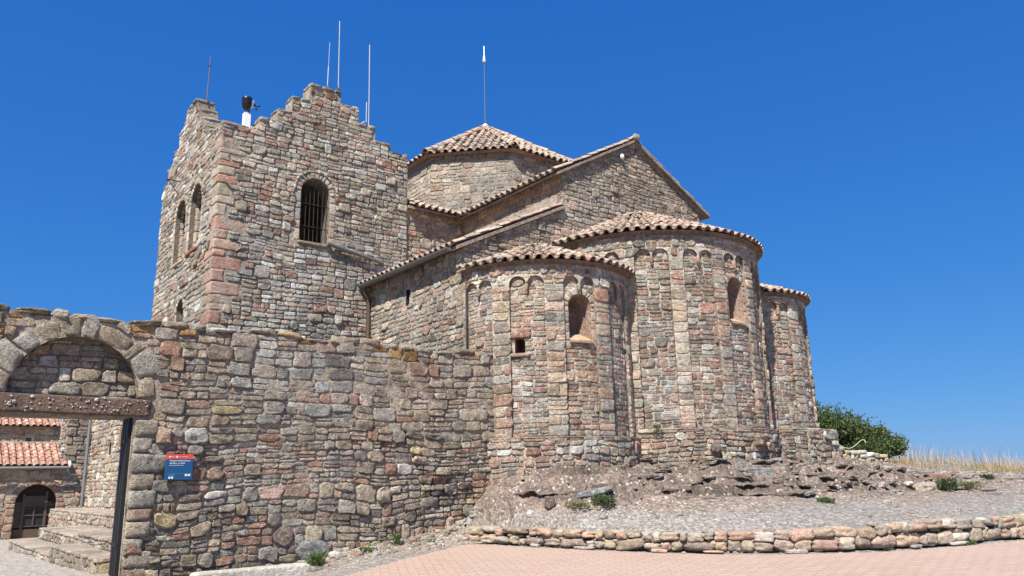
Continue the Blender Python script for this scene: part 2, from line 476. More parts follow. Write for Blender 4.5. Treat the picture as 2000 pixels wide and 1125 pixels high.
# ------------------------------------------------------------------ barrel tiles
def tiles(g, B, U, S, Nn, L, w0, w1, pal, seed, exp=.33, h=.055, mat=0, pan=True):
    """columns of overlapping barrel tiles: base points B, up-slope U, sideways S, normal N, lengths L, half pitch at the eave w0 and the top w1"""
    rng = np.random.default_rng(seed)
    ns = 6
    for j in range(len(B)):
        b, u, s, nn = [np.asarray(x[j], float) for x in (B, U, S, Nn)]
        l = float(L[j]);
        if l < .08: continue
        m = max(1, int(math.ceil(l / exp)))
        cols = pick(pal, 2 * m, rng, .09)
        for kind in ((0, 1) if pan else (0,)):
            for i in range(m):
                a0 = i * exp; a1 = min(l, (i + 1) * exp + .06)
                if a1 - a0 < .05: continue
                f0, f1 = a0 / l, a1 / l
                W0 = (w0[j] + (w1[j] - w0[j]) * f0); W1 = (w0[j] + (w1[j] - w0[j]) * f1)
                th = np.linspace(0, PI, ns + 1)
                jx, jz = rng.normal(0, .008), rng.normal(0, .006)
                if kind == 0:
                    k0, k1, lift, sg = .66, .56, .035 + jz, 1
                    off = 0.0
                else:
                    k0, k1, lift, sg = .60, .62, .055 + jz, -1
                    off = W0
                    a0 = max(0, a0 - .0)
                def arc(a, W, kk, e, th_, z):
                    o = off * (W / W0) if kind else 0
                    x = (np.cos(th_) * W * kk + o + jx)
                    zz = sg * np.sin(th_) * h * min(1, W / .1) + z
                    return b + u * a + x[:, None] * s + zz[:, None] * nn
                z0 = lift + (.022 if kind == 0 else 0.008); z1 = lift
                A = arc(a0, W0, k0, 0, th, z0); Bq = arc(a1, W1, k1, 0, th, z1)
                A2 = arc(a0, W0, k0 * .86, 0, th, z0 - sg * .016)
                n1 = ns + 1
                k = np.arange(ns)
                F = np.concatenate([np.stack([k, k + 1, n1 + k + 1, n1 + k], 1)])
                E_ = np.stack([k + 1, k, n1 + k, n1 + k + 1], 1)
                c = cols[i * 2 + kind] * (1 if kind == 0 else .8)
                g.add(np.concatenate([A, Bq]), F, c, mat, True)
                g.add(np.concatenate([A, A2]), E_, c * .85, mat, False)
                if i == 0:
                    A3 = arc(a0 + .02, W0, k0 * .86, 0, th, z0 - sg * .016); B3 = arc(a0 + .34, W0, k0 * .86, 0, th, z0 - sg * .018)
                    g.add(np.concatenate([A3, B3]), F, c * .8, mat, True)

def tile_plane(g, p0, p1, top_len, pal, seed, upv, pitch=.215, lenf=None, mat=0, slab=True, slabmat=1, exp=.33):
    """eave line p0->p1, slope direction upv (unit, pointing up), length per column by lenf(s)"""
    p0, p1, u = np.array(p0, float), np.array(p1, float), np.array(upv, float)
    u = u / np.linalg.norm(u)
    s = p1 - p0; l = np.linalg.norm(s); s /= l
    nn = np.cross(s, u); nn /= np.linalg.norm(nn)
    if nn[2] < 0: nn = -nn
    n = max(1, int(round(l / pitch)))
    t = (np.arange(n) + .5) * l / n
    B = [p0 + s * x for x in t]
    L = [lenf(x / l) if lenf else top_len for x in t]
    hp = l / n / 2
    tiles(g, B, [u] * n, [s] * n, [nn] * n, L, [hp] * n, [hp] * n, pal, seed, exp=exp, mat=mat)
    return u, s, nn

def slab(g, pts, th, col, mat):
    """thin solid slab under the tiles: polygon (top) extruded down"""
    pts = np.asarray(pts, float); n = len(pts)
    a = pts; b = pts - np.array([0, 0, th])
    g.poly(a, col, mat); g.poly(b[::-1], col, mat)
    k = np.arange(n); k2 = (k + 1) % n
    g.add(np.concatenate([a, b]), np.stack([k, n + k, n + k2, k2], 1), col, mat, False)

MORT = (.47, .40, .32)
MORT_D = (.40, .335, .26)
EYE = 1.6
YAW, PITCH, ROLL = rad(51.573), rad(13.755), rad(-1.358)

# ================================================================== GROUND
FWX, FWY = math.cos(YAW), math.sin(YAW)
RET = np.array([(7.75, 11.75), (7.99, 11.44), (8.32, 10.64), (8.80, 9.31), (9.31, 8.19), (10.20, 7.03), (11.37, 6.12), (12.67, 5.60), (14.26, 5.12), (16.2, 4.65), (18.6, 4.3)])
RETTOP = np.array([.78, .78, .76, .74, .72, .73, .765, .80, .815, .84, .88])
CTL = np.array([
    (8.319, 10.633, .90), (8.856, 9.951, .95), (10.225, 9.503, 1.111), (11.007, 8.5, 1.051), (13.273, 7.979, 1.101),
    (16.246, 7.535, 1.101), (18.112, 7.331, 1.097), (11.669, 10.145, 1.60), (14.158, 9.574, 1.70), (17.472, 9.753, 1.751),
    (17.813, 8.207, 1.432), (17.709, 7.651, 1.267), (21.33, 11.161, 1.763), (22.422, 10.294, 1.635), (21.898, 8.795, 1.437),
    (21.786, 7.607, 1.295), (26.873, 13.145, 1.90), (27.808, 11.127, 1.62), (29.094, 10.107, 1.46), (19.058, 11.048, 1.841),
    (20.518, 10.528, 1.751), (8.475, 11.403, 1.375), (8.957, 11.95, 1.60), (9.9, 10.85, 1.87), (11.69, 10.85, 1.86), (12.27, 10.6, 1.84),
    (13.18, 10.0, 1.84), (14.34, 9.85, 1.86), (16.3, 10.4, 1.86), (17.9, 10.25, 1.86), (19.6, 12, 1.95), (9.2, 10.6, 1.30), (10.0, 10.2, 1.45),
    (14, 16, 1.9), (24, 18, 1.9), (9, 15, 1.9), (20, 24, 1.2), (20, 5.4, .95), (25, 5.5, 1.05), (30, 5, 1.0), (25, 2, .8), (9.0, 10.95, 1.45), (8.55, 11.0, 1.22)]
    + [(x + .32, y + .3, z - .005) for (x, y), z in zip(RET[1:], RETTOP[1:])])

def rbf_fit(P):
    d = np.hypot(P[:, None, 0] - P[None, :, 0], P[:, None, 1] - P[None, :, 1]); n = len(P)
    A = np.zeros((n + 3, n + 3)); A[:n, :n] = d + np.eye(n) * -.02
    A[:n, n] = 1; A[:n, n + 1:] = P[:, :2]; A[n, :n] = 1; A[n + 1:, :n] = P[:, :2].T
    return np.linalg.solve(A, np.concatenate([P[:, 2], np.zeros(3)]))
RBFW = rbf_fit(CTL)

def terrace_z(X, Y):
    r = RBFW[-3] + RBFW[-2] * X + RBFW[-1] * Y
    for w, p in zip(RBFW[:-3], CTL):
        r = r + w * np.hypot(X - p[0], Y - p[1])
    return r

TERR_POLY = [(x + .2, y + .17) for x, y in RET] + [(24, 3.6), (44, 2.5), (60, 60), (8.7, 60), (8.7, 12.2), (7.7, 12.2)]

def strata_z(X, Y):
    """terrace with broken ledges of rock between the gravel and the walls; returns z and rockiness"""
    z0 = terrace_z(X, Y)
    dx = np.interp(X, [8, 9, 10, 12, 14, 17, 19, 22], [.3, .6, 1, 1, 1, 1, .5, 0])
    # rock band: where the surface lies between the gravel level and the foot of the apses
    rock = np.clip((z0 - 1.10) / .15, 0, 1) * np.clip((2.1 - z0) / .1, 0, 1) * dx * np.clip((12.6 - Y) / .8, 0, 1)
    nz = fbm(X * .8, Y * .8, 0, 3, 4)
    w = z0 + .10 * nz + .05 * (X - 12) * .3
    h = .17
    f = w / h - np.floor(w / h)
    st = (np.floor(w / h) + np.clip((f - .72) / .13, 0, 1)) * h - w + h * .5
    fine = fbm(X * 3.2, Y * 3.2, 0, 11, 3) * .035 + fbm(X * 9, Y * 9, 0, 13, 2) * .022 + fbm(X * 22, Y * 22, 0, 15, 1) * .008
    z = z0 - .04 * rock + rock * (st * 1.05 + fine * .9 + .04 * nz) + (1 - rock) * (fine * .22 + .02 * nz)
    return z, rock

def plaza_z(X, Y):
    return .04 * (FWX * X + FWY * Y)

def inside(X, Y, P):
    return sd_poly(X, Y, P) < 0

def ground_z(X, Y):
    X = np.asarray(X, float); Y = np.asarray(Y, float)
    zt, rock = strata_z(X, Y)
    zp = np.minimum(plaza_z(X, Y), .75) - .03 + .012 * fbm(X * 3, Y * 3, 0, 21, 2)
    zp = zp + .17 * np.exp(-(((X - 8.0) / 1.0) ** 2 + ((Y - 11.95) / .55) ** 2)) + .05 * np.exp(-((Y - 11.9) / .35) ** 2) * (X > 3) * (X < 8.8)
    zp = zp - .22 * np.clip((5.8 - X) / 1.5, 0, 1) * np.clip((Y - 9.8) / 1.2, 0, 1)
    ter = inside(X, Y, TERR_POLY)
    z = np.where(ter, zt, zp)
    court = (Y > 12.25) & (X < 8.75)
    z = np.where(court, -.75, z)
    e = np.clip((np.hypot(X - 12, Y - 10) - 17.5) / 14, 0, 1)
    fwd = X * FWX + Y * FWY
    z = z - 2.6 * np.clip((fwd - 27.5) / 14, 0, 1) ** 1.4 * ter - np.where((X < -14) | (Y < -14), .6, 0) 
    return z, np.where(ter, rock, 0), ter

def axis(parts):
    out = []
    for a, b, s in parts:
        out.append(np.arange(a, b - 1e-6, s))
    return np.concatenate(out + [[parts[-1][1]]])

gx = axis([(-24, -4, 1.0), (-4, 7, .35), (7, 19.5, .055), (19.5, 26, .13), (26, 44, .6)])
gy = axis([(-24, -2, 1.0), (-2, 3.6, .35), (3.6, 12.9, .055), (12.9, 18, .35), (18, 44, 1.0)])
GX, GY = np.meshgrid(gx, gy)
gz, grock, gter = ground_z(GX.ravel(), GY.ravel())
X_, Y_ = GX.ravel(), GY.ravel()
n1 = fbm(X_ * .7, Y_ * .7, 0, 31, 3)[:, None]; n2 = fbm(X_ * 5, Y_ * 5, 0, 33, 3)[:, None]
c_grav = np.array([[.30, .272, .24]]) * (1 + .08 * n1); c_red = np.array([[.265, .205, .165]]) * (1 + .1 * n1)
c_rock = np.array([[.20, .155, .125]]) * (1 + .25 * n2)
mixr = np.clip((gz - .92 + .10 * n1[:, 0]) / .25, 0, 1)[:, None] * gter[:, None] * np.clip(1 - (X_ - 19) / 4, 0, 1)[:, None]
gc = c_grav * (1 - mixr) + c_red * mixr
gc = gc * (1 - grock[:, None]) + c_rock * grock[:, None]
al_ = .783 * X_ - .622 * Y_; zt_ = terrace_z(X_, Y_)
band = fbm(al_ * .9 + 2 * n1[:, 0], zt_ * 13 + .8 * al_ * (X_ < 11) , 0, 91, 3)[:, None]
gc = gc * (1 + grock[:, None] * np.clip(.42 * band, -.42, .5))
strip = (np.exp(-((Y_ - 11.6) / .6) ** 2) * (X_ > 4) * (~gter))[:, None]
gc = gc * (1 - .7 * strip) + np.array([[.33, .255, .20]]) * .7 * strip
nx, ny = len(gx), len(gy)
ii, jj = np.meshgrid(np.arange(nx - 1), np.arange(ny - 1)); a0 = (jj * nx + ii).ravel()
g = Geo(); g.add(np.stack([X_, Y_, gz], 1), np.stack([a0, a0 + 1, a0 + nx + 1, a0 + nx], 1), np.clip(gc, .02, .8), 0, True)

def ground_mat():
    m, nt, b = new_mat('gravel_and_rock'); L = nt.links.new
    at = N(nt, 'ShaderNodeAttribute', attribute_name='Col'); tc = N(nt, 'ShaderNodeTexCoord')
    vo = N(nt, 'ShaderNodeTexVoronoi'); vo.inputs['Scale'].default_value = 26
    v2 = N(nt, 'ShaderNodeTexVoronoi'); v2.inputs['Scale'].default_value = 60
    ns = N(nt, 'ShaderNodeTexNoise'); ns.inputs['Scale'].default_value = 9; ns.inputs['Detail'].default_value = 6; ns.inputs['Roughness'].default_value = .7
    for n in (vo, v2, ns): L(tc.outputs['Object'], n.inputs['Vector'])
    sep = N(nt, 'ShaderNodeSeparateColor'); L(vo.outputs['Color'], sep.inputs[0])
    r = N(nt, 'ShaderNodeMapRange'); r.inputs['To Min'].default_value = .62; r.inputs['To Max'].default_value = 1.4; L(sep.outputs[0], r.inputs['Value'])
    r2 = N(nt, 'ShaderNodeMapRange'); r2.inputs['From Min'].default_value = .3; r2.inputs['From Max'].default_value = .7; r2.inputs['To Min'].default_value = .72; r2.inputs['To Max'].default_value = 1.25; L(ns.outputs['Fac'], r2.inputs['Value'])
    mu = N(nt, 'ShaderNodeMath', operation='MULTIPLY'); L(r.outputs[0], mu.inputs[0]); L(r2.outputs[0], mu.inputs[1])
    sc = N(nt, 'ShaderNodeVectorMath', operation='SCALE'); L(at.outputs['Color'], sc.inputs[0]); L(mu.outputs[0], sc.inputs['Scale'])
    th = N(nt, 'ShaderNodeMath', operation='GREATER_THAN'); th.inputs[1].default_value = .955; L(sep.outputs[1], th.inputs[0])
    mx = N(nt, 'ShaderNodeMix', data_type='RGBA'); L(th.outputs[0], mx.inputs['Factor']); L(sc.outputs[0], mx.inputs[6]); mx.inputs[7].default_value = (.5, .47, .42, 1)
    L(mx.outputs[2], b.inputs['Base Color'])
    b.inputs['Roughness'].default_value = .95; b.inputs['Specular IOR Level'].default_value = .15
    iv = N(nt, 'ShaderNodeMath', operation='SUBTRACT'); iv.inputs[0].default_value = 1; L(vo.outputs['Distance'], iv.inputs[1])
    iv2 = N(nt, 'ShaderNodeMath', operation='SUBTRACT'); L(iv.outputs[0], iv2.inputs[0]); L(v2.outputs['Distance'], iv2.inputs[1])
    ad = N(nt, 'ShaderNodeMath', operation='ADD'); L(iv2.outputs[0], ad.inputs[0]); L(ns.outputs['Fac'], ad.inputs[1])
    bp = N(nt, 'ShaderNodeBump'); bp.inputs['Strength'].default_value = .8; bp.inputs['Distance'].default_value = .03
    L(ad.outputs[0], bp.inputs['Height']); L(bp.outputs[0], b.inputs['Normal'])
    return m
M_GROUND = ground_mat()
o = g.build('ground', M_GROUND); o['kind'] = 'structure'; o['label'] = 'gravel and broken conglomerate rock of the hilltop'

# the hill falling away to the plain
g = Geo()
rr = np.array([0, 10, 20, 28, 36, 50, 80, 140, 250, 500, 1000, 2500, 6000, 15000, 40000.])
rz = np.array([-1.6, -1.6, -1.7, -2.0, -4, -9, -22, -60, -140, -260, -380, -420, -430, -430, -430.])
na = 72
V = []
for r_, z_ in zip(rr, rz):
    for k in range(na):
        a = 2 * PI * k / na
        V.append((10 + r_ * math.cos(a), 8 + r_ * math.sin(a), z_ + (0 if r_ < 30 else .05 * min(r_, 900) * float(vnoise(np.array(math.cos(a) * 3), np.array(math.sin(a) * 3), r_ * .01, 5)))))
F = [(i * na + k, i * na + (k + 1) % na, (i + 1) * na + (k + 1) % na, (i + 1) * na + k) for i in range(len(rr) - 1) for k in range(na)]
g.add(V, np.array(F), (.20, .19, .12), 0, True)
o = g.build('hillside', plain_mat('scrub', (.16, .16, .10), .95, var=.3, scale=.4)); o['kind'] = 'structure'

# paving of the square
def paving_mat():
    m, nt, b = new_mat('clay_pavers'); L = nt.links.new
    tc = N(nt, 'ShaderNodeTexCoord'); mp = N(nt, 'ShaderNodeMapping'); mp.inputs['Rotation'].default_value = (0, 0, rad(27))
    L(tc.outputs['Object'], mp.inputs['Vector'])
    br = N(nt, 'ShaderNodeTexBrick'); br.inputs['Scale'].default_value = 1; br.inputs['Brick Width'].default_value = .24; br.inputs['Row Height'].default_value = .12
    br.inputs['Mortar Size'].default_value = .012; br.inputs['Mortar Smooth'].default_value = .3; br.inputs['Bias'].default_value = 0
    br.inputs['Color1'].default_value = (.375, .255, .19, 1); br.inputs['Color2'].default_value = (.42, .305, .24, 1); br.inputs['Mortar'].default_value = (.24, .185, .145, 1)
    L(mp.outputs[0], br.inputs['Vector'])
    ns = N(nt, 'ShaderNodeTexNoise'); ns.inputs['Scale'].default_value = .7; ns.inputs['Detail'].default_value = 6; ns.inputs['Roughness'].default_value = .65
    nf = N(nt, 'ShaderNodeTexNoise'); nf.inputs['Scale'].default_value = 30; nf.inputs['Detail'].default_value = 4
    for n in (ns, nf): L(tc.outputs['Object'], n.inputs['Vector'])
    r = N(nt, 'ShaderNodeMapRange'); r.inputs['From Min'].default_value = .3; r.inputs['From Max'].default_value = .7; r.inputs['To Min'].default_value = .0; r.inputs['To Max'].default_value = .7; L(ns.outputs['Fac'], r.inputs['Value'])
    mx = N(nt, 'ShaderNodeMix', data_type='RGBA'); L(r.outputs[0], mx.inputs['Factor']); L(br.outputs['Color'], mx.inputs[6]); mx.inputs[7].default_value = (.40, .295, .235, 1)
    r2 = N(nt, 'ShaderNodeMapRange'); r2.inputs['From Min'].default_value = .3; r2.inputs['From Max'].default_value = .7; r2.inputs['To Min'].default_value = .88; r2.inputs['To Max'].default_value = 1.1; L(nf.outputs['Fac'], r2.inputs['Value'])
    sc = N(nt, 'ShaderNodeVectorMath', operation='SCALE'); L(mx.outputs[2], sc.inputs[0]); L(r2.outputs[0], sc.inputs['Scale'])
    L(sc.outputs[0], b.inputs['Base Color']); b.inputs['Roughness'].default_value = .85; b.inputs['Specular IOR Level'].default_value = .2
    iv = N(nt, 'ShaderNodeMath', operation='MULTIPLY_ADD'); iv.inputs[1].default_value = -1; L(br.outputs['Fac'], iv.inputs[0]); 
    sn = N(nt, 'ShaderNodeMath', operation='MULTIPLY'); sn.inputs[1].default_value = .35; L(nf.outputs['Fac'], sn.inputs[0]); L(sn.outputs[0], iv.inputs[2])
    bp = N(nt, 'ShaderNodeBump'); bp.inputs['Strength'].default_value = .5; bp.inputs['Distance'].default_value = .008; L(iv.outputs[0], bp.inputs['Height']); L(bp.outputs[0], b.inputs['Normal'])
    return m
pp = [(7.72, 11.12), (6.9, 10.78), (6.2, 10.44), (5.5, 10.08), (4.9, 9.76), (4.4, 9.5), (2.0, 8.35), (-4, 5.4), (-16, -.4), (-16, -16), (26, -16), (26, 2.6),
      (18.5, 4.0), (16.1, 4.35), (14.15, 4.83), (12.57, 5.32), (11.22, 5.85), (10.0, 6.8), (9.08, 8.05), (8.55, 9.22), (8.06, 10.5), (7.85, 11.05)]
pv = []
for i in range(len(pp)):
    a, b = np.array(pp[i]), np.array(pp[(i + 1) % len(pp)]); k = max(1, int(np.linalg.norm(b - a) / .4))
    for j in range(k):
        q = a + (b - a) * j / k
        if -5 < q[0] < 17 and q[1] > 2: q = q + .035 * np.array([vnoise(q[0] * 3, q[1] * 3, 0, 1), vnoise(q[0] * 3, q[1] * 3, 0, 2)])
        pv.append((q[0], q[1], plaza_z(q[0], q[1])))
g = Geo(); pv = np.array(pv); g.poly(pv, (1, 1, 1), 0); reveal(g, pv[:, :2], lambda u, v, d: np.stack([u, v, plaza_z(u, v) + d], -1), .06, (1, 1, 1), 0)
o = g.build('plaza_paving', paving_mat()); o['kind'] = 'structure'; o['label'] = 'pink clay paver square in front of the church'

# courtyard floor behind the gate
g = Geo()
cx_, cy_ = np.meshgrid(np.linspace(-9, 8.7, 60), np.linspace(11.4, 48, 90)); cx_, cy_ = cx_.ravel(), cy_.ravel()
cz_ = np.interp(cy_, [11, 13, 20, 38, 48], [.30, .28, .06, -.32, -.4]) + .01 * fbm(cx_ * 2, cy_ * 2, 0, 4, 2)
ii, jj = np.meshgrid(np.arange(59), np.arange(89)); a0 = (jj * 60 + ii).ravel()
front = cy_ < 12.6
k = ~(front & ((cx_ < .5) | (cx_ > 3.2)))
fa = np.stack([a0, a0 + 1, a0 + 61, a0 + 60], 1)
fa = fa[k[fa].all(1)]
g.add(np.stack([cx_, cy_, cz_], 1), fa, (.40, .36, .31), 0, True)
o = g.build('courtyard_floor', M_GROUND); o['kind'] = 'structure'; o['label'] = 'pale gravel floor of the courtyard beyond the gate'

# ================================================================== ENCLOSURE WALL
ew = thing('enclosure_wall', 'long rubble stone wall with a gateway at its left end and orange lichen on top', 'wall', (5, 12, .45))
WY = 12.0
def wall_top(u):
    return 3.93 + .05 * fbm(np.asarray(u) * 1.3, np.zeros_like(np.asarray(u, float)), 0, 8, 2) + np.interp(u, [-3, 1.5, 3, 9], [.06, .02, 0, .0])
mapW = planeY(WY)
wx = np.linspace(-3.5, 9.15, 90)
WOUT = [(-3.5, 0)] + [(1.0, 0), (1.0, 2.55), (2.65, 2.55), (2.65, 0)] + [(9.15, 0)] + [(x, float(wall_top(x)) - .06) for x in wx[::-1]]
TY, TS = 1.88, 2.84           # tympanum centre and spring
TYP = arch_pts(TY, .80, 2.83, TS, 18)
def sdW(u, v):
    s = np.minimum(sd_rect(u, v, .98, 2.67, -1, 2.56), sd_rect(u, v, .40, 2.90, 2.53, 2.85))
    ring = np.where(v > TS - .02, np.hypot(u - TY, v - TS) - 1.06, 9)
    return np.minimum(np.minimum(s, ring), np.minimum(wall_top(u) - v, 9))
def colW(cu, cv, c, rng):
    # upper courses are tanner, the foot greyer and rounder
    up = (cv > 3.6) & (rng.random(len(cu)) < .12)
    c[up] = np.array([OR]) * rng.uniform(.6, 1.3, (up.sum(), 1))
    return c
g = Geo()
surface(g, WOUT, [TYP], mapW, du=.25, col=MORT_D, hole_depth=.22, hole_col=(.22, .18, .15), skirt=.55, noise=.02)
surface(g, WOUT, [], planeY(12.55, 1), du=.8, col=MORT, skirt=0)
rubble(g, -3.4, 9.1, 2.45, 4.2, mapW, sdW, 11, H=(.16, .27), W=(.18, .46), pal=PAL_WALLUP, bulge=(.018, .042), n=16, warp=.05, pats=(.4, .48, .2, .04), colf=colW, gap=.011, sq=(.24, .55), mat=0)
rubble(g, -3.4, 9.1, .1, 2.45, mapW, sdW, 12, H=(.15, .26), W=(.15, .40), pal=PAL_WALL, bulge=(.022, .058), n=16, warp=.06, pats=(.36, .44, .28, .08), gap=.012, sq=(.28, .75), mat=0)
# tympanum fill
g.poly([(x, WY + .165, z) for x, z in TYP], (.25, .205, .17), 1)
rubble(g, TY - .8, TY + .8, 2.84, 3.7, planeY(WY + .165), lambda u, v: -sd_arch(u, v, TY, .8, 2.8, TS), 13, H=(.12, .2), W=(.15, .36), pal=PAL_WALLUP, bulge=(.015, .035), n=14, warp=.02, pats=(.8, .3, .1, 0), sq=(.25, .5))
voussoirs(g, mapW, TY, TS, .80, 1.13, 10, .3, [(T1, 2), (G1, 4), (R3, 1), (T2, 4)], 21, a0=-.02, a1=PI + .02, amp=.12, proud=.028)
# jamb stones right of the gate
rng = np.random.default_rng(5); z = .25; i = 0
cen, axx, azz = [], [], []
while z < 2.5:
    h = rng.uniform(.16, .3); h = min(h, 2.54 - z) if 2.54 - z > .1 else .1
    w = rng.uniform(.32, .55) if i % 2 else rng.uniform(.2, .34)
    cen.append((2.66 + w / 2, WY + .17, z + h / 2)); axx.append((w / 2 - .006, 0, 0)); azz.append((0, 0, h / 2 - .008)); z += h; i += 1
cj = pick([(T1, 3), (T3, 2), (R3, 3), (R1, 1.5), (G1, 2)], len(cen), rng)
blocks(g, cen, np.array(axx), (0, .225, 0), np.array(azz), cj, 0, 9, .05, 3)
# loose coping stones along the top
rng = np.random.default_rng(9); x = -3.4; cen, axx, ayy, azz = [], [], [], []
while x < 8.95:
    w = rng.uniform(.18, .55); h = rng.uniform(.035, .075)
    cen.append((x + w / 2, WY + .2, float(wall_top(x + w / 2)) + h * .35 - .03)); axx.append((w / 2 - .01, 0, rng.normal(0, .012))); ayy.append((0, .24, 0)); azz.append((0, 0, h)); x += w
cc = pick([(G1, 5), (T2, 4), (G2, 3), (OR, .9), (W1, .3)], len(cen), rng)
blocks(g, cen, np.array(axx), np.array(ayy), np.array(azz), cc, 0, 5, .12, 4)
g.build('masonry', [M_WALL, M_MORT], ew)

# lintel: conglomerate beam studded with white pebbles
g = Geo()
blocks(g, [(1.64, WY + .16, 2.70)], (1.235, 0, -.016), (0, .22, 0), (-.002, 0, .122), (.17, .115, .085), 0, 14, .012, 2, n=18)
rng = np.random.default_rng(3); n = 95
pc = np.stack([rng.uniform(.42, 2.86, n), np.full(n, WY - .065), rng.uniform(2.60, 2.80, n)], 1)
pr = rng.uniform(.005, .013, n) * (1 + (rng.random(n) < .15))
blocks(g, pc, np.stack([pr * rng.uniform(.8, 1.8, n), 0 * pr, 0 * pr], 1), np.stack([0 * pr, pr * .5 + .004, 0 * pr], 1), np.stack([0 * pr, 0 * pr, pr], 1),
       pick([((.62, .6, .55), 4), ((.5, .44, .38), 2)], n, rng), 0, 2.2, .2, 8, n=2)
g.build('lintel', M_LINTEL, ew)
# open door leaf folded against the right reveal
g = Geo()
g.box((2.60, WY + .06, .42), (2.66, WY + .42, 2.545), (1, 1, 1), 0)
for zz in (.8, 2.2): g.box((2.59, WY + .10, zz), (2.60, WY + .38, zz + .06), (1, 1, 1), 0)
for k in range(2): g.box((2.594, WY + .17 + k * .12, .43), (2.60, WY + .182 + k * .12, 2.54), (1, 1, 1), 0)
g.build('door_leaf', M_DOOR, ew)

# sign
sg = thing('information_sign', 'small blue sign with a red top band screwed to the stone wall', 'sign', (3.28, 11.88, 1.68))
SX0, SX1, SZ0, SZ1, SY = 3.10, 3.465, 1.685, 2.04, 11.88
g = Geo(); g.box((SX0, SY, SZ0), (SX1, SY + .05, SZ1 - .068)); g.build('panel', M_BLUE, sg)
g = Geo(); g.box((SX0, SY - .001, SZ1 - .068), (SX1, SY + .05, SZ1)); hdr = g.build('header_band', M_RED, sg)
def text(parent, name, s, x, z, size, mat, y):
    cu = bpy.data.curves.new(name, 'FONT'); cu.body = s; cu.size = size; cu.extrude = .0008; cu.offset = size * .012
    o = bpy.data.objects.new(name, cu); COL.objects.link(o)
    me = bpy.data.meshes.new_from_object(o); bpy.data.objects.remove(o); bpy.data.curves.remove(cu)
    me.materials.clear(); me.materials.append(mat)
    me.transform(Matrix.Translation(Vector((x, y, z)) - Vector(ROOT[parent.name])) @ Matrix.Rotation(PI / 2, 4, 'X'))
    o = bpy.data.objects.new(name, me); COL.objects.link(o); o.parent = parent; ROOT[o.name] = ROOT[parent.name]
    return o
text(sg, 'lettering', 'Monestir de Sant Llorenç', SX0 + .045, 1.940, .0275, M_WHITE, SY - .002)
text(sg, 'lettering', 'del Munt - La Mola', SX0 + .045, 1.905, .0275, M_WHITE, SY - .002)
text(sg, 'lettering', "Sant Llorenç del Munt i l'Obac", SX0 + .045, 1.880, .0155, M_WHITE, SY - .002)
text(hdr, 'lettering', 'Diputació', SX0 + .055, 1.999, .0145, M_WHITE, SY - .003)
text(hdr, 'lettering', 'Xarxa de Parcs Naturals', SX0 + .155, 1.999, .0135, M_WHITE, SY - .003)
def disc(g, x, z, r, y, n=16):
    g.poly([(x + r * math.cos(2 * PI * k / n), y, z + r * math.sin(2 * PI * k / n)) for k in range(n)])
g = Geo(); disc(g, SX0 + .042, 2.004, .012, SY - .003); g.build('emblem', M_WHITE, hdr)
g = Geo(); g.box((SX0 + .130, SY - .003, 1.992), (SX0 + .150, SY - .001, 2.016)); g.build('emblem', M_WHITE, hdr)
for x0, x1, z0, z1 in ((.004, .361, 1.768, 1.7705), (.045, .13, 1.752, 1.757), (.045, .12, 1.742, 1.746)):
    g = Geo(); g.box((SX0 + x0, SY - .002, z0), (SX0 + x1, SY - .0005, z1)); g.build('rule_line', M_BLUE2, sg)
g = Geo(); disc(g, SX0 + .058, 1.715, .015, SY - .002); g.build('pictogram', M_WHITE, sg)
for x0, x1, z0, z1 in ((.08, .108, 1.701, 1.729), (.265, .297, 1.735, 1.762), (.307, .339, 1.735, 1.762)):
    g = Geo(); g.box((SX0 + x0, SY - .002, z0), (SX0 + x1, SY - .0005, z1)); g.build('pictogram', M_WHITE, sg)

# stone slab lying at the wall's foot
g = Geo(); blocks(g, [(4.25, 11.42, .315)], (.83, -.02, .0), (.01, .16, 0), (0, 0, .135), (.50, .46, .39), 0, 12, .02, 4, n=14)
tag(g.build('stone_slab', M_ASH, None, (4.25, 11.42, .25)), 'long pale stone slab lying along the foot of the rubble wall', 'slab')

# ================================================================== BELL TOWER
XT, YT = 5.0, 16.77
tw = thing('bell_tower', 'square rubble bell tower with stepped gables, red corner stones and arched openings', 'tower', (7.4, 19.2, .3))
EOUT = [(5.02, 0), (9.85, 0), (9.85, 9.96), (9.33, 9.96), (9.33, 10.16), (8.87, 10.16), (8.87, 10.52), (8.39, 10.52), (8.39, 10.93), (7.88, 10.93), (7.88, 11.24), (7.06, 11.2),
        (7.06, 10.74), (6.62, 10.74), (6.62, 10.31), (6.27, 10.31), (6.27, 9.97), (5.85, 9.93), (5.85, 9.66), (5.02, 9.60)]
SOUT = [(16.79, 0), (21.6, 0), (21.6, 9.5), (21.25, 9.5), (21.2, 9.9), (20.85, 9.9), (20.8, 10.3), (20.4, 10.3), (20.35, 10.7), (19.95, 10.7), (19.9, 11.08), (19.0, 11.12),
        (19.0, 10.75), (18.7, 10.75), (18.7, 10.4), (18.4, 10.4), (18.4, 10.05), (18.0, 10.0), (18.0, 9.72), (16.79, 9.62)]
mapE, mapS = planeY(YT), planeX(XT)
WIN_E = (7.31, .37, 7.15, 8.40)
WIN_S = [(18.36, .43, 7.0, 8.2), (19.62, .43, 6.95, 8.16)]
WIN_L = (19.02, .30, 5.0, 5.62)
rng = np.random.default_rng(77)
quo = []; z = .3; i = 0
while z < 9.3:
    h = rng.uniform(.11, .34); wx_ = rng.uniform(.34, .68) if i % 2 else rng.uniform(.2, .36); wy_ = rng.uniform(.25, .38) if i % 2 else rng.uniform(.42, .65)
    quo.append((z, h, wx_, wy_)); z += h; i += 1
QE = [(XT - 1, XT + w - .0, z, z + h) for z, h, w, _ in quo]
QS = [(YT - 1, YT + w, z, z + h) for z, h, _, w in quo]
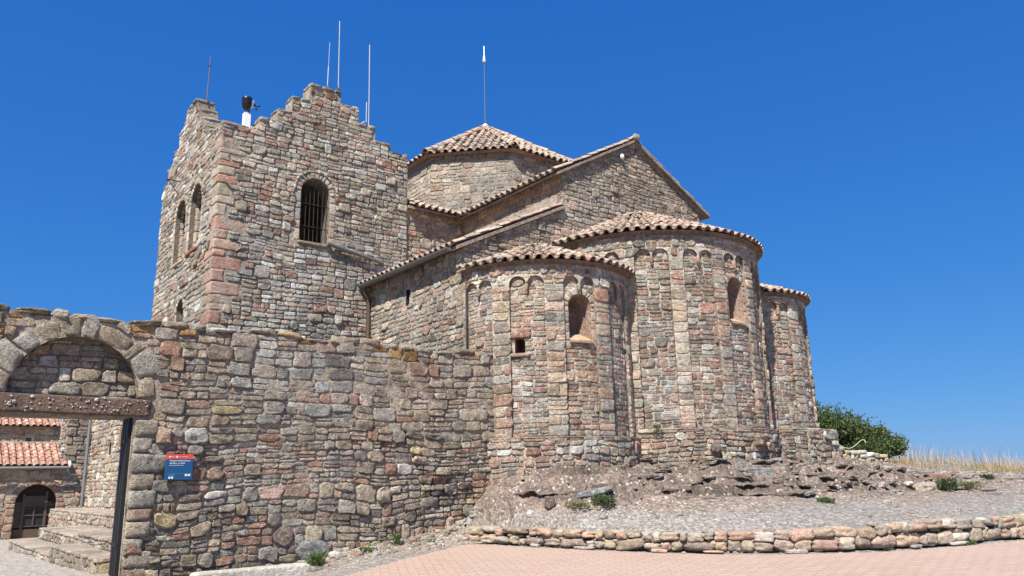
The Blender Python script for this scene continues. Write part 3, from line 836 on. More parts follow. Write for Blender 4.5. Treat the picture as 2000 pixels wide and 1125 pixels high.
def sdE(u, v):
    s = np.minimum(-sd_poly(u, v, EOUT), sd_arch(u, v, WIN_E[0], WIN_E[1] + .14, WIN_E[2] - .08, WIN_E[3]))
    for q in QE: s = np.minimum(s, sd_rect(u, v, *q))
    return s
def sdS(u, v):
    s = -sd_poly(u, v, SOUT)
    for w in WIN_S: s = np.minimum(s, sd_arch(u, v, w[0], w[1] + .14, w[2] - .06, w[3]))
    s = np.minimum(s, sd_arch(u, v, WIN_L[0], WIN_L[1] + .10, WIN_L[2], WIN_L[3]))
    for q in QS: s = np.minimum(s, sd_rect(u, v, *q))
    return s
g = Geo()
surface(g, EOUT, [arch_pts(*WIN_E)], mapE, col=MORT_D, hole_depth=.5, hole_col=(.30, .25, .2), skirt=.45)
surface(g, SOUT, [arch_pts(*w) for w in WIN_S] + [arch_pts(*WIN_L)], mapS, col=MORT_D, hole_depth=[.10, .10, .5], hole_col=(.22, .18, .14), skirt=.45)  # reveals coloured darker than the mortar to paint shade into the openings
surface(g, EOUT, [arch_pts(*WIN_E)], planeY(YT + .45, 1), du=.8, col=MORT)
surface(g, SOUT, [arch_pts(*w) for w in WIN_S] + [arch_pts(*WIN_L)], planeX(XT + .45, 1), du=.8, col=MORT)
# the two hidden faces
g.box((9.40, 17.25, 0), (9.85, 21.55, 10.2), MORT, 1); g.box((5.46, 21.15, 0), (9.39, 21.59, 10.2), MORT, 1)
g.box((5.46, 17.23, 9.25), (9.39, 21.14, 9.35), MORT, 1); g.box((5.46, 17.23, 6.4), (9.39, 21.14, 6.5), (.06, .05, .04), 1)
rubble(g, XT, 9.85, 4.2, 11.3, mapE, sdE, 31, H=(.19, .29), W=(.16, .37), pal=PAL_TOWER, bulge=(.018, .042), n=12, warp=.035, pats=(.1, .58, .3, .12), gap=.014, sq=(.26, .6))
rubble(g, YT, 21.6, 4.2, 11.2, mapS, sdS, 32, H=(.19, .29), W=(.16, .37), pal=PAL_TOWER, bulge=(.018, .042), n=12, warp=.035, pats=(.1, .58, .3, .12), gap=.014, sq=(.26, .6))
rubble(g, YT, 21.6, .4, 4.2, mapS, sdS, 33, H=(.3, .4), W=(.25, .55), pal=PAL_TOWER, bulge=(.03, .05), n=10, pats=(.3, .5, .1, .05))
q = np.array(quo)
cq = pick([((.42, .20, .135), 5), ((.36, .165, .115), 3), (R3, 3), (T1, 3), (G1, 1.5)], len(quo), rng, .1)
dj = rng.uniform(.005, .03, len(quo))
blocks(g, np.stack([XT - dj + (q[:, 2] + dj) / 2, YT - dj + (q[:, 3] + dj) / 2, q[:, 0] + q[:, 1] / 2], 1),
       np.stack([(q[:, 2] + dj) / 2 - .004, 0 * dj, 0 * dj], 1), np.stack([0 * dj, (q[:, 3] + dj) / 2 - .004, 0 * dj], 1), np.stack([0 * dj, 0 * dj, q[:, 1] / 2 - .008], 1), cq, 2, 16, .035, 5, n=8)
# flat rough stones capping each step of the gables
def caps(g, O, mp, seed):
    rng = np.random.default_rng(seed); O = np.array(O)
    for i in range(len(O)):
        a, b = O[i], O[(i + 1) % len(O)]
        if abs(a[1] - b[1]) < .12 and min(a[1], b[1]) > 9 and abs(a[0] - b[0]) > .2:
            x0, x1 = sorted((a[0], b[0])); x = x0 - .02
            while x < x1 - .05:
                w = min(rng.uniform(.18, .42), x1 + .02 - x); zc = a[1] + (b[1] - a[1]) * (x + w / 2 - a[0]) / (b[0] - a[0])
                c = mp(np.array([x + w / 2]), np.array([zc + .015]), np.array([-.22]))[0]
                t = mp(np.array([x + w / 2 + 1]), np.array([zc + .015]), np.array([-.22]))[0] - c
                d = mp(np.array([x + w / 2]), np.array([zc + .015]), np.array([.78]))[0] - c
                blocks(g, [c], t * (w / 2 - .005), d * rng.uniform(.22, .27), (0, 0, rng.uniform(.03, .065)), pick([(G1, 4), (G2, 3), (T2, 2), (P1, 1)], 1, rng), 0, 6, .1, int(rng.integers(99)))
                x += w
caps(g, EOUT, mapE, 41); caps(g, SOUT, mapS, 42)
g.build('masonry', [M_STONE, M_MORT, M_ASH], tw)

def window_frame(parent, mp, w, seed, ring=.13, n=13, pal=None, sill=True, jamb=True, proud=.03, sillcol=T1, depth=.22):
    g = Geo(); rng = np.random.default_rng(seed)
    uc, hw, v0, vs = w
    voussoirs(g, mp, uc, vs, hw, hw + ring, n, depth, pal or [(T1, 4), (G1, 3), (T3, 3)], seed, proud=proud, amp=.04)
    if jamb:
        for sgn in (-1, 1):
            z = v0
            while z < vs - .02:
                h = min(rng.uniform(.14, .3), vs - z)
                if vs - z - h < .08: h = vs - z
                wj = ring * rng.uniform(.85, 1.3)
                c = mp(np.array([uc + sgn * (hw + wj / 2)]), np.array([z + h / 2]), np.array([proud * .5 - depth / 2]))[0]
                t = mp(np.array([uc + sgn * (hw + wj / 2) + .1]), np.array([z + h / 2]), np.array([proud * .5 - depth / 2]))[0] - c
                d = mp(np.array([uc + sgn * (hw + wj / 2)]), np.array([z + h / 2]), np.array([proud * .5 - depth / 2 + .1]))[0] - c
                blocks(g, [c], t * 10 * (wj / 2 - .003), d * 10 * depth / 2, (0, 0, h / 2 - .005), pick(pal or [(T1, 4), (G1, 3), (T3, 3), (R3, 1)], 1, rng), 0, 12, .03, int(rng.integers(99)))
                z += h
    wo = g.build('window', M_ASH, parent)
    if sill:
        g = Geo()
        c = mp(np.array([uc]), np.array([v0 - .04]), np.array([-.12]))[0]; t = mp(np.array([uc + .1]), np.array([v0 - .04]), np.array([-.12]))[0] - c
        d = mp(np.array([uc]), np.array([v0 - .04]), np.array([-.02]))[0] - c
        blocks(g, [c], t * 10 * (hw + .06), d * 10 * .18, (0, 0, .04), sillcol, 0, 12, .03, seed)
        g.build('sill', M_ASH, wo)
    return wo
we = window_frame(tw, mapE, WIN_E, 51, ring=.15, sillcol=(.28, .22, .15))
g = Geo(); voussoirs(g, mapE, WIN_E[0], WIN_E[3], WIN_E[1] + .155, WIN_E[1] + .215, 15, .2, [((.50, .45, .37), 3), ((.42, .37, .30), 3)], 58, proud=.05, amp=.03); g.build('hood_mould', M_ASH, we)
g = Geo()
for k in range(7):
    x = WIN_E[0] - WIN_E[1] + .05 + k * (2 * WIN_E[1] - .1) / 6
    g.tube([(x, YT + .08, WIN_E[2]), (x + rng.normal(0, .006), YT + .08, WIN_E[3] + .08 + .12 * (1 - abs(k - 3) / 3))], .011, n=6)
for z in (7.55, 8.12): g.tube([(WIN_E[0] - WIN_E[1], YT + .065, z), (WIN_E[0] + WIN_E[1], YT + .065, z)], .011, n=6)
g.build('bars', M_IRON, we)
for i, w in enumerate(WIN_S):
    wo = window_frame(tw, mapS, w, 53 + i, ring=.15, sillcol=(.36, .14, .08) if i == 0 else T1)
    # inner jamb pillar
    g = Geo()
    for sgn in (1,):
        z = w[2]; top = w[3] - (.10 if i == 0 else .32)
        while z < top - .02:
            h = min(.28, top - z)
            blocks(g, [(XT + .22, w[0] + sgn * (w[1] - .02), z + h / 2)], (.09, 0, 0), (0, .06, 0), (0, 0, h / 2 - .006), pick([(T1, 3), (R3, 2), (T3, 2)], 1, rng), 0, 12, .03, int(z * 10))
            z += h
    g.build('pillar', M_ASH, wo)
window_frame(tw, mapS, WIN_L, 57, ring=.11, n=9, sill=False)
# pipe spilling from the window sill
g = Geo(); g.tube([(7.62, YT - .10, 7.16), (9.12, YT - .10, 6.90)], .05, n=8); g.box((7.95, YT - .10, 7.02), (7.98, YT + .02, 7.06)); g.box((8.75, YT - .10, 6.88), (8.78, YT + .02, 6.92))
g.build('drain_pipe', M_GREY, tw)
g = Geo(); g.tube([(XT, 19.9, 9.20), (4.68, 20.05, 9.25)], .018, n=6); g.tube([(XT, 19.9, 8.8), (4.72, 20.04, 9.23)], .014, n=6); g.tube([(4.68, 20.0, 9.2), (4.68, 20.1, 9.32)], .014, n=6)
g.build('bracket', M_IRON, tw)

# masts and instruments standing on the tower
def mast(label, pts_r, extra=None, name='antenna', group=None, cat='antenna', mat=M_MAST):
    b = pts_r[0][0]
    t = thing(name, label, cat, b, group)
    g = Geo()
    for i in range(len(pts_r) - 1):
        (p, r), (q, _) = pts_r[i], pts_r[i + 1]
        g.tube([p, q], r, n=8)
    g.build('rod', mat, t)
    if extra: extra(t)
    return t
def ex1(t):
    g = Geo(); b = Vector(ROOT[t.name])
    for a in range(4):
        d = Vector((math.cos(a * PI / 2 + .4), math.sin(a * PI / 2 + .4), .45)) * .06
        g.tube([b + Vector((0, 0, 1.02)), b + Vector((0, 0, 1.02)) + d], .006, n=5)
    g.build('prongs', M_IRON, t)
mast('thin rusty lightning rod with prongs on the left gable of the bell tower', [((5.22, 18.95, 11.1), .014), ((5.22, 18.95, 11.6), .011), ((5.23, 18.95, 12.4), .008)], ex1, 'lightning_rod', None, 'lightning rod', plain_mat('rusty_iron', (.20, .13, .11), .7, .3))
def ex2(t):
    g = Geo(); b = Vector(ROOT[t.name]); g.tube([b + Vector((.03, 0, -.25)), b + Vector((.03, 0, .28))], .016, n=6); g.box(tuple(b + Vector((-.03, -.03, .2))), tuple(b + Vector((.05, .03, .25)))); g.build('clamp', M_GREY, t)
mast('short white antenna, left of the pair on the tower gable peak', [((7.62, 17.02, 11.2), .010), ((7.62, 17.02, 11.52), .014), ((7.63, 17.02, 12.02), .007), ((7.64, 17.02, 12.72), .006)], ex2, group='masts on the tower')
mast('tallest white whip antenna on the tower gable peak', [((7.91, 17.0, 11.25), .012), ((7.91, 17.0, 11.52), .012), ((7.89, 17.0, 13.43), .010)], ex2, group='masts on the tower')
def ex4(t):
    g = Geo(); b = Vector(ROOT[t.name])
    g.tube([b + Vector((-.07, 0, .24)), b + Vector((-.07, 0, .82))], .014, n=8); g.tube([b + Vector((-.36, 0, .02)), b + Vector((-.12, 0, .25))], .018, n=6)
    g.tube([b + Vector((-.24, 0, .06)), b + Vector((0, 0, .06))], .018, n=6); g.build('bracket', M_MAST, t)
mast('white whip antenna with bracket on the right step of the tower gable', [((8.80, 17.0, 10.52), .012), ((8.80, 17.0, 11.3), .013), ((8.78, 17.0, 13.05), .010)], ex4, group='masts on the tower')
wc = thing('weather_camera', 'black dome camera with small wind vane on a white post on the tower parapet', 'camera', (5.65, 17.1, 9.7))
g = Geo(); g.box((5.575, 17.05, 9.7), (5.725, 17.2, 10.17)); g.build('post', M_WHITE, wc)
g = Geo()
for dx in (-.04, .03, .06): g.tube([(5.65 + dx, 17.12, 10.17), (5.65 + dx, 17.12, 10.36)], .012, n=6)
g.tube([(5.70, 17.12, 10.17), (5.70, 17.12, 10.62)], .014, n=6); g.build('stand', M_GREY, wc)
def lathe(g, prof, c, n=16, mat=0):
    V = [(c[0] + r * math.cos(2 * PI * k / n), c[1] + r * math.sin(2 * PI * k / n), c[2] + z) for r, z in prof for k in range(n)]
    F = [(i * n + k, i * n + (k + 1) % n, (i + 1) * n + (k + 1) % n, (i + 1) * n + k) for i in range(len(prof) - 1) for k in range(n)]
    g.add(V, np.array(F), (1, 1, 1), mat, True)
g = Geo(); lathe(g, [(0, 0), (.06, .01), (.095, .06), (.11, .13), (.115, .14), (.115, .24), (.12, .25), (.12, .31), (.09, .33), (0, .335)], (5.62, 17.08, 10.24)); g.build('dome_camera', M_BLACK, wc)
g = Geo(); g.tube([(5.70, 17.12, 10.42), (5.86, 17.12, 10.42)], .012, n=6)
for a in (.5, 2.6, 4.7):
    d = Vector((math.cos(a) * .07, 0, math.sin(a) * .07)); p = Vector((5.87, 17.12, 10.42)); g.tube([p, p + d], .01, n=5); lathe(g, [(0, -.03), (.028, -.02), (.03, .01), (0, .02)], tuple(p + d), 8)
g.build('wind_vane', M_BLACK, wc)
g = Geo(); g.box((5.73, 17.06, 10.36), (5.78, 17.16, 10.52)); g.build('junction_box', M_WHITE, wc)

# ================================================================== CHURCH
XA, XN, XR, XC, YE, YTR = 8.81, 11.66, 16.70, 14.18, 12.70, 16.85
XB = 2 * XC - XA
ch = thing('church', 'Romanesque rubble stone church with three round apses, tiled roofs and an octagonal lantern', 'church', (14.18, 18, 1.8))
SA = 1.45 / 2.85      # aisle slope
# ---- east wall (gable)
GOUT = [(XA, .5), (XB, .5), (XB, 6.28), (XR, 7.66), (XR, 8.62), (XC, 9.98), (XN, 8.62), (XN, 7.66), (XA, 6.28)]
mapG = planeY(YE)
g = Geo()
surface(g, GOUT, [], mapG, col=MORT, skirt=.5, noise=.015)
def sdG(u, v): return -sd_poly(u, v, GOUT)
rubble(g, XA, XB, 5.3, 10.0, mapG, sdG, 71, H=(.17, .26), W=(.16, .36), pal=PAL_GABLE, bulge=(.02, .045), n=10, warp=.03, pats=(.12, .45, .3, .15), gap=.012, sq=(.28, .6))
# shallow cornice band below the verge
for s_ in (-1, 1):
    a = np.array([XC, 9.99]); b = np.array([XC + s_ * (XR - XC), 8.63])
    d = (b - a) / np.linalg.norm(b - a); nn = np.array([d[1] * s_, -d[0] * s_]); nn = nn if nn[1] < 0 else -nn
    p = [a, b, b + nn * .10 + d * -.0, a + np.array([0, -.12])]
    pts = [(q_[0], YE - .055, q_[1]) for q_ in p]; bk = [(q_[0], YE + .02, q_[1]) for q_ in p]
    g.poly(pts, (.27, .23, .19), 1); g.poly([pts[3], pts[2], bk[2], bk[3]], (.27, .23, .19), 1)
g.build('east_wall', [M_STONE, M_MORT], ch)
g = Geo(); lathe(g, [(0, 0), (.05, .01), (.055, .10), (.02, .14), (0, .15)], (13.68, YE - .09, 9.40), 10); g.build('gable_lamp', M_WHITE, ch)
# ---- south aisle wall
AOUT = [(YE + .01, .5), (YTR, .5), (YTR, 6.28), (YE + .01, 6.28)]
g = Geo(); mapA = planeX(XA); SL = rect_pts(14.83, 14.99, 5.45, 5.82)
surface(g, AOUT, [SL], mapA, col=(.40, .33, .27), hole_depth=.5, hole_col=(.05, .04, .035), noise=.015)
rubble(g, YE, YTR, 2.8, 6.27, mapA, lambda u, v: np.minimum(-sd_poly(u, v, AOUT), sd_rect(u, v, 14.81, 15.0, 5.43, 5.85)), 72, H=(.18, .28), W=(.15, .34), pal=PAL_AISLE, bulge=(.015, .04), n=12, warp=.04, pats=(.3, .45, .25, .05), gap=.015, sq=(.35, .75))
blocks(g, [(XA + .03, 14.76, 5.5)], (.05, 0, 0), (0, .07, 0), (0, 0, .13), (.55, .52, .47), 0, 9, .05, 1)
g.build('aisle_wall', [M_STONE, M_MORT], ch)
# ---- nave side wall and transept east wall
g = Geo()
surface(g, [(YE + .02, 6.5), (YTR + .3, 6.5), (YTR + .3, 8.6), (YE + .02, 8.6)], [], planeX(XN), col=(.40, .29, .23), noise=.01)
rubble(g, YE, YTR, 7.3, 8.58, planeX(XN), lambda u, v: -sd_rect(u, v, YE, YTR, 7.3, 8.58), 73, H=(.22, .3), W=(.25, .5), pal=[((.46, .24, .155), 4), ((.48, .31, .22), 4), (T2, 1.5), (P1, 1)], bulge=(.008, .02), n=10, warp=.01, pats=(.3, .6, .1, 0), gap=.012, sq=(.25, .45))
# mortared flashing where the aisle roof meets the nave
g.box((XN - .14, YE + .05, 7.5), (XN - .002, YTR - .05, 8.02), (.42, .35, .29), 1)
g.build('nave_wall', [M_STONE, M_MORT], ch)
g = Geo()
TOUT = [(9.4, 4), (XN, 4), (XN, 8.6), (9.4, 8.6)]
surface(g, TOUT, [], planeY(YTR), col=MORT, noise=.012)
rubble(g, 9.4, XN, 5.6, 8.58, planeY(YTR), lambda u, v: -sd_poly(u, v, TOUT), 74, H=(.22, .32), W=(.2, .42), pal=PAL_RED, bulge=(.015, .035), n=10, warp=.025, pats=(.25, .5, .2, .05), gap=.014, sq=(.35, .6))
g.box((9.86, YTR + .02, 4), (18.5, 21.5, 8.45), MORT, 1)
g.build('transept_wall', [M_STONE, M_MORT], ch)
# plain bodies behind: nave west of the crossing, north side
g = Geo()
g.box((XN + .03, YE + .52, 1), (XR - .03, 28, 8.42), MORT, 1); g.box((XR, YE + .52, 1), (XB - .02, 27.9, 6.1), MORT, 1); g.box((9.9, 21.5, 1), (XN + .01, 27.9, 6.1), MORT, 1)
g.build('rear_wall', [M_STONE, M_MORT], ch)

# ---- roofs
TS_COL = (.33, .25, .20)
def two_slope(g, x0, x1, zc, xc, za, y0, y1, seed, over=.12):
    """eave at x0 (z za) rising to the ridge xc (z zc), running y0..y1"""
    d = np.array([xc - x0, 0, zc - za]); l = np.linalg.norm(d)
    tile_plane(g, (x0, y0, za), (x0, y1, za), l, PAL_TILE, seed, d)
    slab(g, [(x0 + .06, y0 + .02, za + .01), (xc, y0 + .02, zc - .0), (xc, y1, zc - .0), (x0 + .06, y1, za + .01)], .07, TS_COL, 1)
g = Geo()
two_slope(g, XN - .28, XC, 10.06, XC, 8.53, YE - .15, YTR - .15, 81)
two_slope(g, XR + .28, XC, 10.06, XC, 8.53, YE - .15, YTR - .15, 82)
y = YE - .18
rng = np.random.default_rng(4)
while y < YTR:                       # ridge tiles
    th = np.linspace(0, PI, 8); c = pick(PAL_TILE, 1, rng)[0]
    a = np.stack([XC + .11 * np.cos(th), np.full(8, y), 10.09 + .09 * np.sin(th)], 1); b = np.stack([XC + .095 * np.cos(th), np.full(8, y + .4), 10.075 + .08 * np.sin(th)], 1)
    k = np.arange(7); g.add(np.concatenate([a, b]), np.stack([k, k + 1, 9 + k, 8 + k], 1), c, 0, True); y += .34
blocks(g, [(XC, YE - .16, 10.11)], (.10, 0, 0), (0, .06, 0), (0, 0, .08), (.40, .35, .29), 1, 4, .1, 3)
g.build('nave_roof', [M_TILE, M_MORT], ch)
g = Geo()
d = np.array([XN - (XA - .25), 0, 7.78 - 6.26])
tile_plane(g, (XA - .25, YE - .12, 6.26), (XA - .25, YTR - .06, 6.26), np.linalg.norm(d), PAL_TILE, 83, d)
slab(g, [(XA - .2, YE - .1, 6.27), (XN - .02, YE - .1, 7.75), (XN - .02, YTR - .02, 7.75), (XA - .2, YTR - .02, 6.27)], .08, TS_COL, 1)
d = np.array([XR - (XB + .25), 0, 7.78 - 6.26])
tile_plane(g, (XB + .25, YE - .12, 6.26), (XB + .25, YTR, 6.26), np.linalg.norm(d), PAL_TILE, 84, d)
slab(g, [(XB + .2, YE - .1, 6.27), (XR + .02, YE - .1, 7.75), (XR + .02, 27.9, 7.75), (XB + .2, 27.9, 6.27)], .08, TS_COL, 1)
g.build('aisle_roof', [M_TILE, M_MORT], ch)
g = Geo()
d = np.array([0, 19.1 - (YTR - .28), 9.75 - 8.55])
tile_plane(g, (9.9, YTR - .28, 8.55), (XN + .1, YTR - .28, 8.55), np.linalg.norm(d), PAL_TILE, 85, d)
slab(g, [(9.87, YTR - .22, 8.57), (18.5, YTR - .22, 8.57), (18.5, 19.1, 9.72), (9.87, 19.1, 9.72)], .07, TS_COL, 1)
slab(g, [(9.87, 19.1, 9.72), (18.5, 19.1, 9.72), (18.5, 21.6, 8.57), (9.87, 21.6, 8.57)], .07, TS_COL, 1)
slab(g, [(XN - .2, 21.6, 8.53), (XC, 21.6, 10.0), (XC, 28.2, 10.0), (XN - .2, 28.2, 8.53)], .07, TS_COL, 1)
slab(g, [(XC, 21.6, 10.0), (XR + .2, 21.6, 8.53), (XR + .2, 28.2, 8.53), (XC, 28.2, 10.0)], .07, TS_COL, 1)
g.build('transept_roof', [M_TILE, M_MORT], ch)
# gutter, downpipe, lightning cable
g = Geo(); n1 = 9; th = np.linspace(PI, 2 * PI, n1)
for yy in [(YE + .1, YTR - .1)]:
    a = np.stack([XA - .27 + .075 * np.cos(th), np.full(n1, yy[0]), 6.25 + .075 * np.sin(th)], 1); b = a.copy(); b[:, 1] = yy[1]; k = np.arange(n1 - 1)
    a2 = a.copy(); a2[:, 0] = XA - .27 + .067 * np.cos(th); a2[:, 2] = 6.25 + .067 * np.sin(th); b2 = a2.copy(); b2[:, 1] = yy[1]
    g.add(np.concatenate([a, b]), np.stack([k, k + 1, n1 + k + 1, n1 + k], 1)); g.add(np.concatenate([a2, b2]), np.stack([k, k + 1, n1 + k + 1, n1 + k], 1))
    g.poly(a); g.poly(b)
    for q_ in np.linspace(yy[0] + .3, yy[1] - .3, 6): g.tube([(XA - .27 + .079 * math.cos(t), q_, 6.25 + .079 * math.sin(t)) for t in th], .006, n=5)
g.build('gutter', M_GREY, ch)
g = Geo(); g.tube([(XA - .24, YTR - .22, 6.22), (XA - .20, YTR - .22, 6.05), (XA - .10, YTR - .22, 5.95), (XA - .10, YTR - .22, 3.0)], .045, n=10); g.build('downpipe', M_COPPER, ch)

# ---- apses
def apse(cx, r, z0, zw, zled, centers, lw, zarch, niche, pal, seed, ztop, over=.15, plr=.08, plend=360, low=None, label=None, extra_hole=None, zbase=.9):
    """round apse: recessed panels with paired blind arches between flat lesenes, plinth, cornice, tiled half cone"""
    R = r - .07
    u_of = lambda deg: rad(deg) * R
    U0, U1 = u_of(180), u_of(360)
    mp = cyl(cx, YE + .0, R)
    cs = sorted(centers); P = []
    for a, b in zip(cs[:-1], cs[1:]):
        a1, b1 = max(a + lw / 2, 180.5), min(b - lw / 2, 359.5)
        if b1 - a1 > 6: P.append((u_of(a1), u_of(b1)))
    def panel(a, b):
        m = (a + b) / 2; hw = (b - a) / 4 - .012
        pts = [(a, zled), (b, zled)]
        for c_ in (b - (b - a) / 4, a + (b - a) / 4):
            pts += [(c_ + hw * math.cos(PI * k / 10), zarch + hw * math.sin(PI * k / 10)) for k in range(11)]
            if c_ > m: pts += [(m + .022, zarch - .10), (m, zarch - .2), (m - .022, zarch - .10)]
        return pts
    panels = [panel(a, b) for a, b in P]
    def sd_panels(u, v):
        s = np.full(np.shape(u), 9.)
        for q_ in panels: s = np.minimum(s, sd_poly(u, v, q_))
        return s
    out = [(U0, zled), (U1, zled), (U1, zw), (U0, zw)]
    mort = (.52, .45, .37)
    g = Geo()
    nh = []; nring = []
    if niche:
        nu, nhw, nz0, nzs = u_of(niche[0]), niche[1], niche[2], niche[3]
        nh = [arch_pts(nu, nhw, nz0, nzs)]; nring = [arch_pts(nu, nhw + .12, nz0 - .03, nzs)]
    if extra_hole:
        eh = rect_pts(u_of(extra_hole[0]), u_of(extra_hole[1]), extra_hole[2], extra_hole[3]); nh2 = [eh]
    else: nh2 = []
    # recessed skin and projecting skin
    surface(g, out, nh + nh2, mp, du=.16, col=mort, noise=.008)
    mpo = lambda u, v, d: mp(u, v, d + .07)
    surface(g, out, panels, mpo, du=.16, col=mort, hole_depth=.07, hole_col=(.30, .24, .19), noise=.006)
    sdh = lambda u, v: np.minimum.reduce([np.full(np.shape(u), 9.)] + [sd_poly(u, v, h) for h in nring + nh2])
    sin = lambda u, v: np.minimum(np.minimum(-sd_panels(u, v), sdh(u, v)), np.minimum(zw - v, v - zled))
    sout = lambda u, v: np.minimum.reduce([sd_panels(u, v), zw - v, v - zled, u - U0, U1 - u])
    kw = dict(pal=pal, n=11, gap=.012, sq=(.26, .65))
    for i_, (a, b) in enumerate(P):
        if b - a < .15: continue
        rubble(g, a, b, zled, zw, mp, sin, seed + i_ * 31, H=(.15, .24), W=(.14, .32), bulge=(.012, .034), warp=.03, pats=(.08, .55, .32, .25), **kw)
    for a, b in [(max(c_ - lw / 2, 180), min(c_ + lw / 2, 360)) for c_ in cs]:
        if b - a < 2: continue
        rubble(g, u_of(a) - .015, u_of(b) + .015, zled, zarch - .02, mpo, None, seed + int(a), H=(.16, .26), W=(.2, .34), bulge=(.008, .026), warp=.01, pats=(.75, .35, .1, 0), pal=[(R3, 3), (T1, 4), (R1, .9), (G1, 3), (G2, 2), (P1, 1.2)], n=10, gap=.011, sq=(.2, .45))
    rubble(g, U0, U1, zarch - .25, zw, mpo, lambda u, v: np.minimum(sout(u, v), v - zarch), seed + 3, H=(.16, .24), W=(.14, .34), bulge=(.010, .03), warp=.02, pats=(.35, .5, .2, 0), **kw)
    # little wedge stones (corbels) between paired arches
    for a, b in P:
        m = (a + b) / 2; blocks(g, mpo(np.array([m]), np.array([zarch - .06]), np.array([-.03])), np.array([-math.sin(m / R), math.cos(m / R), 0]) * .035, np.array([math.cos(m / R), math.sin(m / R), 0]) * .055, (0, 0, .10), pick([(R1, 2), (T1, 1)], 1, np.random.default_rng(seed)), 0, 3, .05, seed, n=4)
    # niche: splayed recess
    if niche:
        D = .42
        lp = np.array(nh[0]); n_ = len(lp); k = np.arange(n_); k2 = (k + 1) % n_
        inner = lp.copy(); inner[:, 0] = nu + (lp[:, 0] - nu) * .62; inner[:, 1] = np.where(lp[:, 1] > nz0 + .01, lp[:, 1] - .06, nz0 + .22)
        A = mp(lp[:, 0], lp[:, 1], np.full(n_, .01)); Bk = mp(inner[:, 0], inner[:, 1], np.full(n_, -D))
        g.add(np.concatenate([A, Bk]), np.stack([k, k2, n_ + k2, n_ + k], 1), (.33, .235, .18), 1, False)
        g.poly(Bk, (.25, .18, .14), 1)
    if extra_hole:
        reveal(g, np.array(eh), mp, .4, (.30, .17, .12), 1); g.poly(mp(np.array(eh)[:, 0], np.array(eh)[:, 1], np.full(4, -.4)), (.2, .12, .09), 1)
        m = (np.array(eh)[0] + np.array(eh)[1]) / 2
        a_ = m[0] / R; e1 = np.array([-math.sin(a_), math.cos(a_), 0]); e2 = np.array([math.cos(a_), math.sin(a_), 0])
        blocks(g, mp(m[:1], np.array([extra_hole[2] - .03]), np.array([-.03])), e1 * .2, e2 * .09, (0, 0, .035), (.48, .36, .25), 0, 8, .05, 2)
        blocks(g, mp(m[:1], np.array([extra_hole[3] + .06]), np.array([-.03])), e1 * .22, e2 * .08, (0, 0, .06), (.36, .20, .14), 0, 8, .05, 3)
    # plinth
    rp = r + plr; mpp = cyl(cx, YE, rp)
    pout = [(rad(180) * rp, zbase), (rad(plend) * rp, zbase), (rad(plend) * rp, zled), (rad(180) * rp, zled)]
    surface(g, pout, [], mpp, du=.25, col=(.42, .355, .285), noise=.02)
    rubble(g, rad(180) * rp, rad(plend) * rp, zbase, zled - .07, mpp, lambda u, v: np.minimum(zled - .07 - v, v - zbase), seed + 7, H=(.17, .27), W=(.14, .34), pal=pal, bulge=(.02, .06), n=12, warp=.05, pats=(.2, .5, .35, .12), gap=.013, sq=(.3, .75))
    rubble(g, rad(180) * rp, rad(plend) * rp, zled - .09, zled + .0, mpp, None, seed + 8, H=(.085, .095), W=(.22, .5), pal=[(R3, 3), (T1, 3), (G1, 1)], bulge=(.03, .05), n=12, warp=.0, pats=(1, 0, 0, 0), gap=.012, sq=(.3, .5))
    th = np.linspace(PI, rad(plend), 60); k = np.arange(59)
    a = np.stack([cx + (r - .1) * np.cos(th), YE + (r - .1) * np.sin(th), np.full(60, zled - .005)], 1); b = np.stack([cx + (rp + .03) * np.cos(th), YE + (rp + .03) * np.sin(th), np.full(60, zled - .02)], 1)
    g.add(np.concatenate([a, b]), np.stack([k, k + 1, 60 + k + 1, 60 + k], 1), (.34, .26, .21), 1, True)
    # cornice under the eave
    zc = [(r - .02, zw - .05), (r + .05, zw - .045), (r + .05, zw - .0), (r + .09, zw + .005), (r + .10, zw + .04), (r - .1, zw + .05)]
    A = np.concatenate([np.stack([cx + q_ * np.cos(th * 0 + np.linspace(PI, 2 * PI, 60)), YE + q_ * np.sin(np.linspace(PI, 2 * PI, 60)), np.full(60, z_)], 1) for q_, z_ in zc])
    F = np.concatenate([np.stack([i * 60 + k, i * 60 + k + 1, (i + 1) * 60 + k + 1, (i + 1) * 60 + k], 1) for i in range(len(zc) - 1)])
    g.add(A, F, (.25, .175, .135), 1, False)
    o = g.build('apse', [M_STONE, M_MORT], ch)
    if label: o['label'] = label
    # roof
    g = Geo(); re = r + over; ze = zw + .02; n_ = int(round(PI * re / .225))
    ang = PI + (np.arange(n_) + .5) * PI / n_
    l = math.hypot(re, ztop - ze); B, U, S, NN, L, w0, w1 = [], [], [], [], [], [], []
    for i, a in enumerate(ang):
        er = np.array([math.cos(a), math.sin(a), 0]); u = (-er * re + np.array([0, 0, ztop - ze])) / l
        s_ = np.array([-math.sin(a), math.cos(a), 0]); nn = np.cross(u, s_); nn = nn if nn[2] > 0 else -nn
        f = .93 if i % 4 == 0 else (.72 if i % 2 == 0 else .48)
        B.append(np.array([cx, YE, ze]) + er * re); U.append(u); S.append(s_); NN.append(nn); L.append(l * f); w0.append(PI * re / n_ / 2); w1.append(max(.055, PI * re / n_ / 2 * (1 - f * .72)))
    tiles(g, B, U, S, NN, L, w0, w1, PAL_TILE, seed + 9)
    th = np.linspace(PI, 2 * PI, 48); k = np.arange(47)
    a = np.stack([cx + (re - .08) * np.cos(th), YE + (re - .08) * np.sin(th), np.full(48, ze + .02)], 1); b = np.array([[cx, YE, ztop - .0]])
    g.add(np.concatenate([a, b]), np.stack([k, k + 1, np.full(47, 48)], 1), (.36, .27, .21), 1, True)
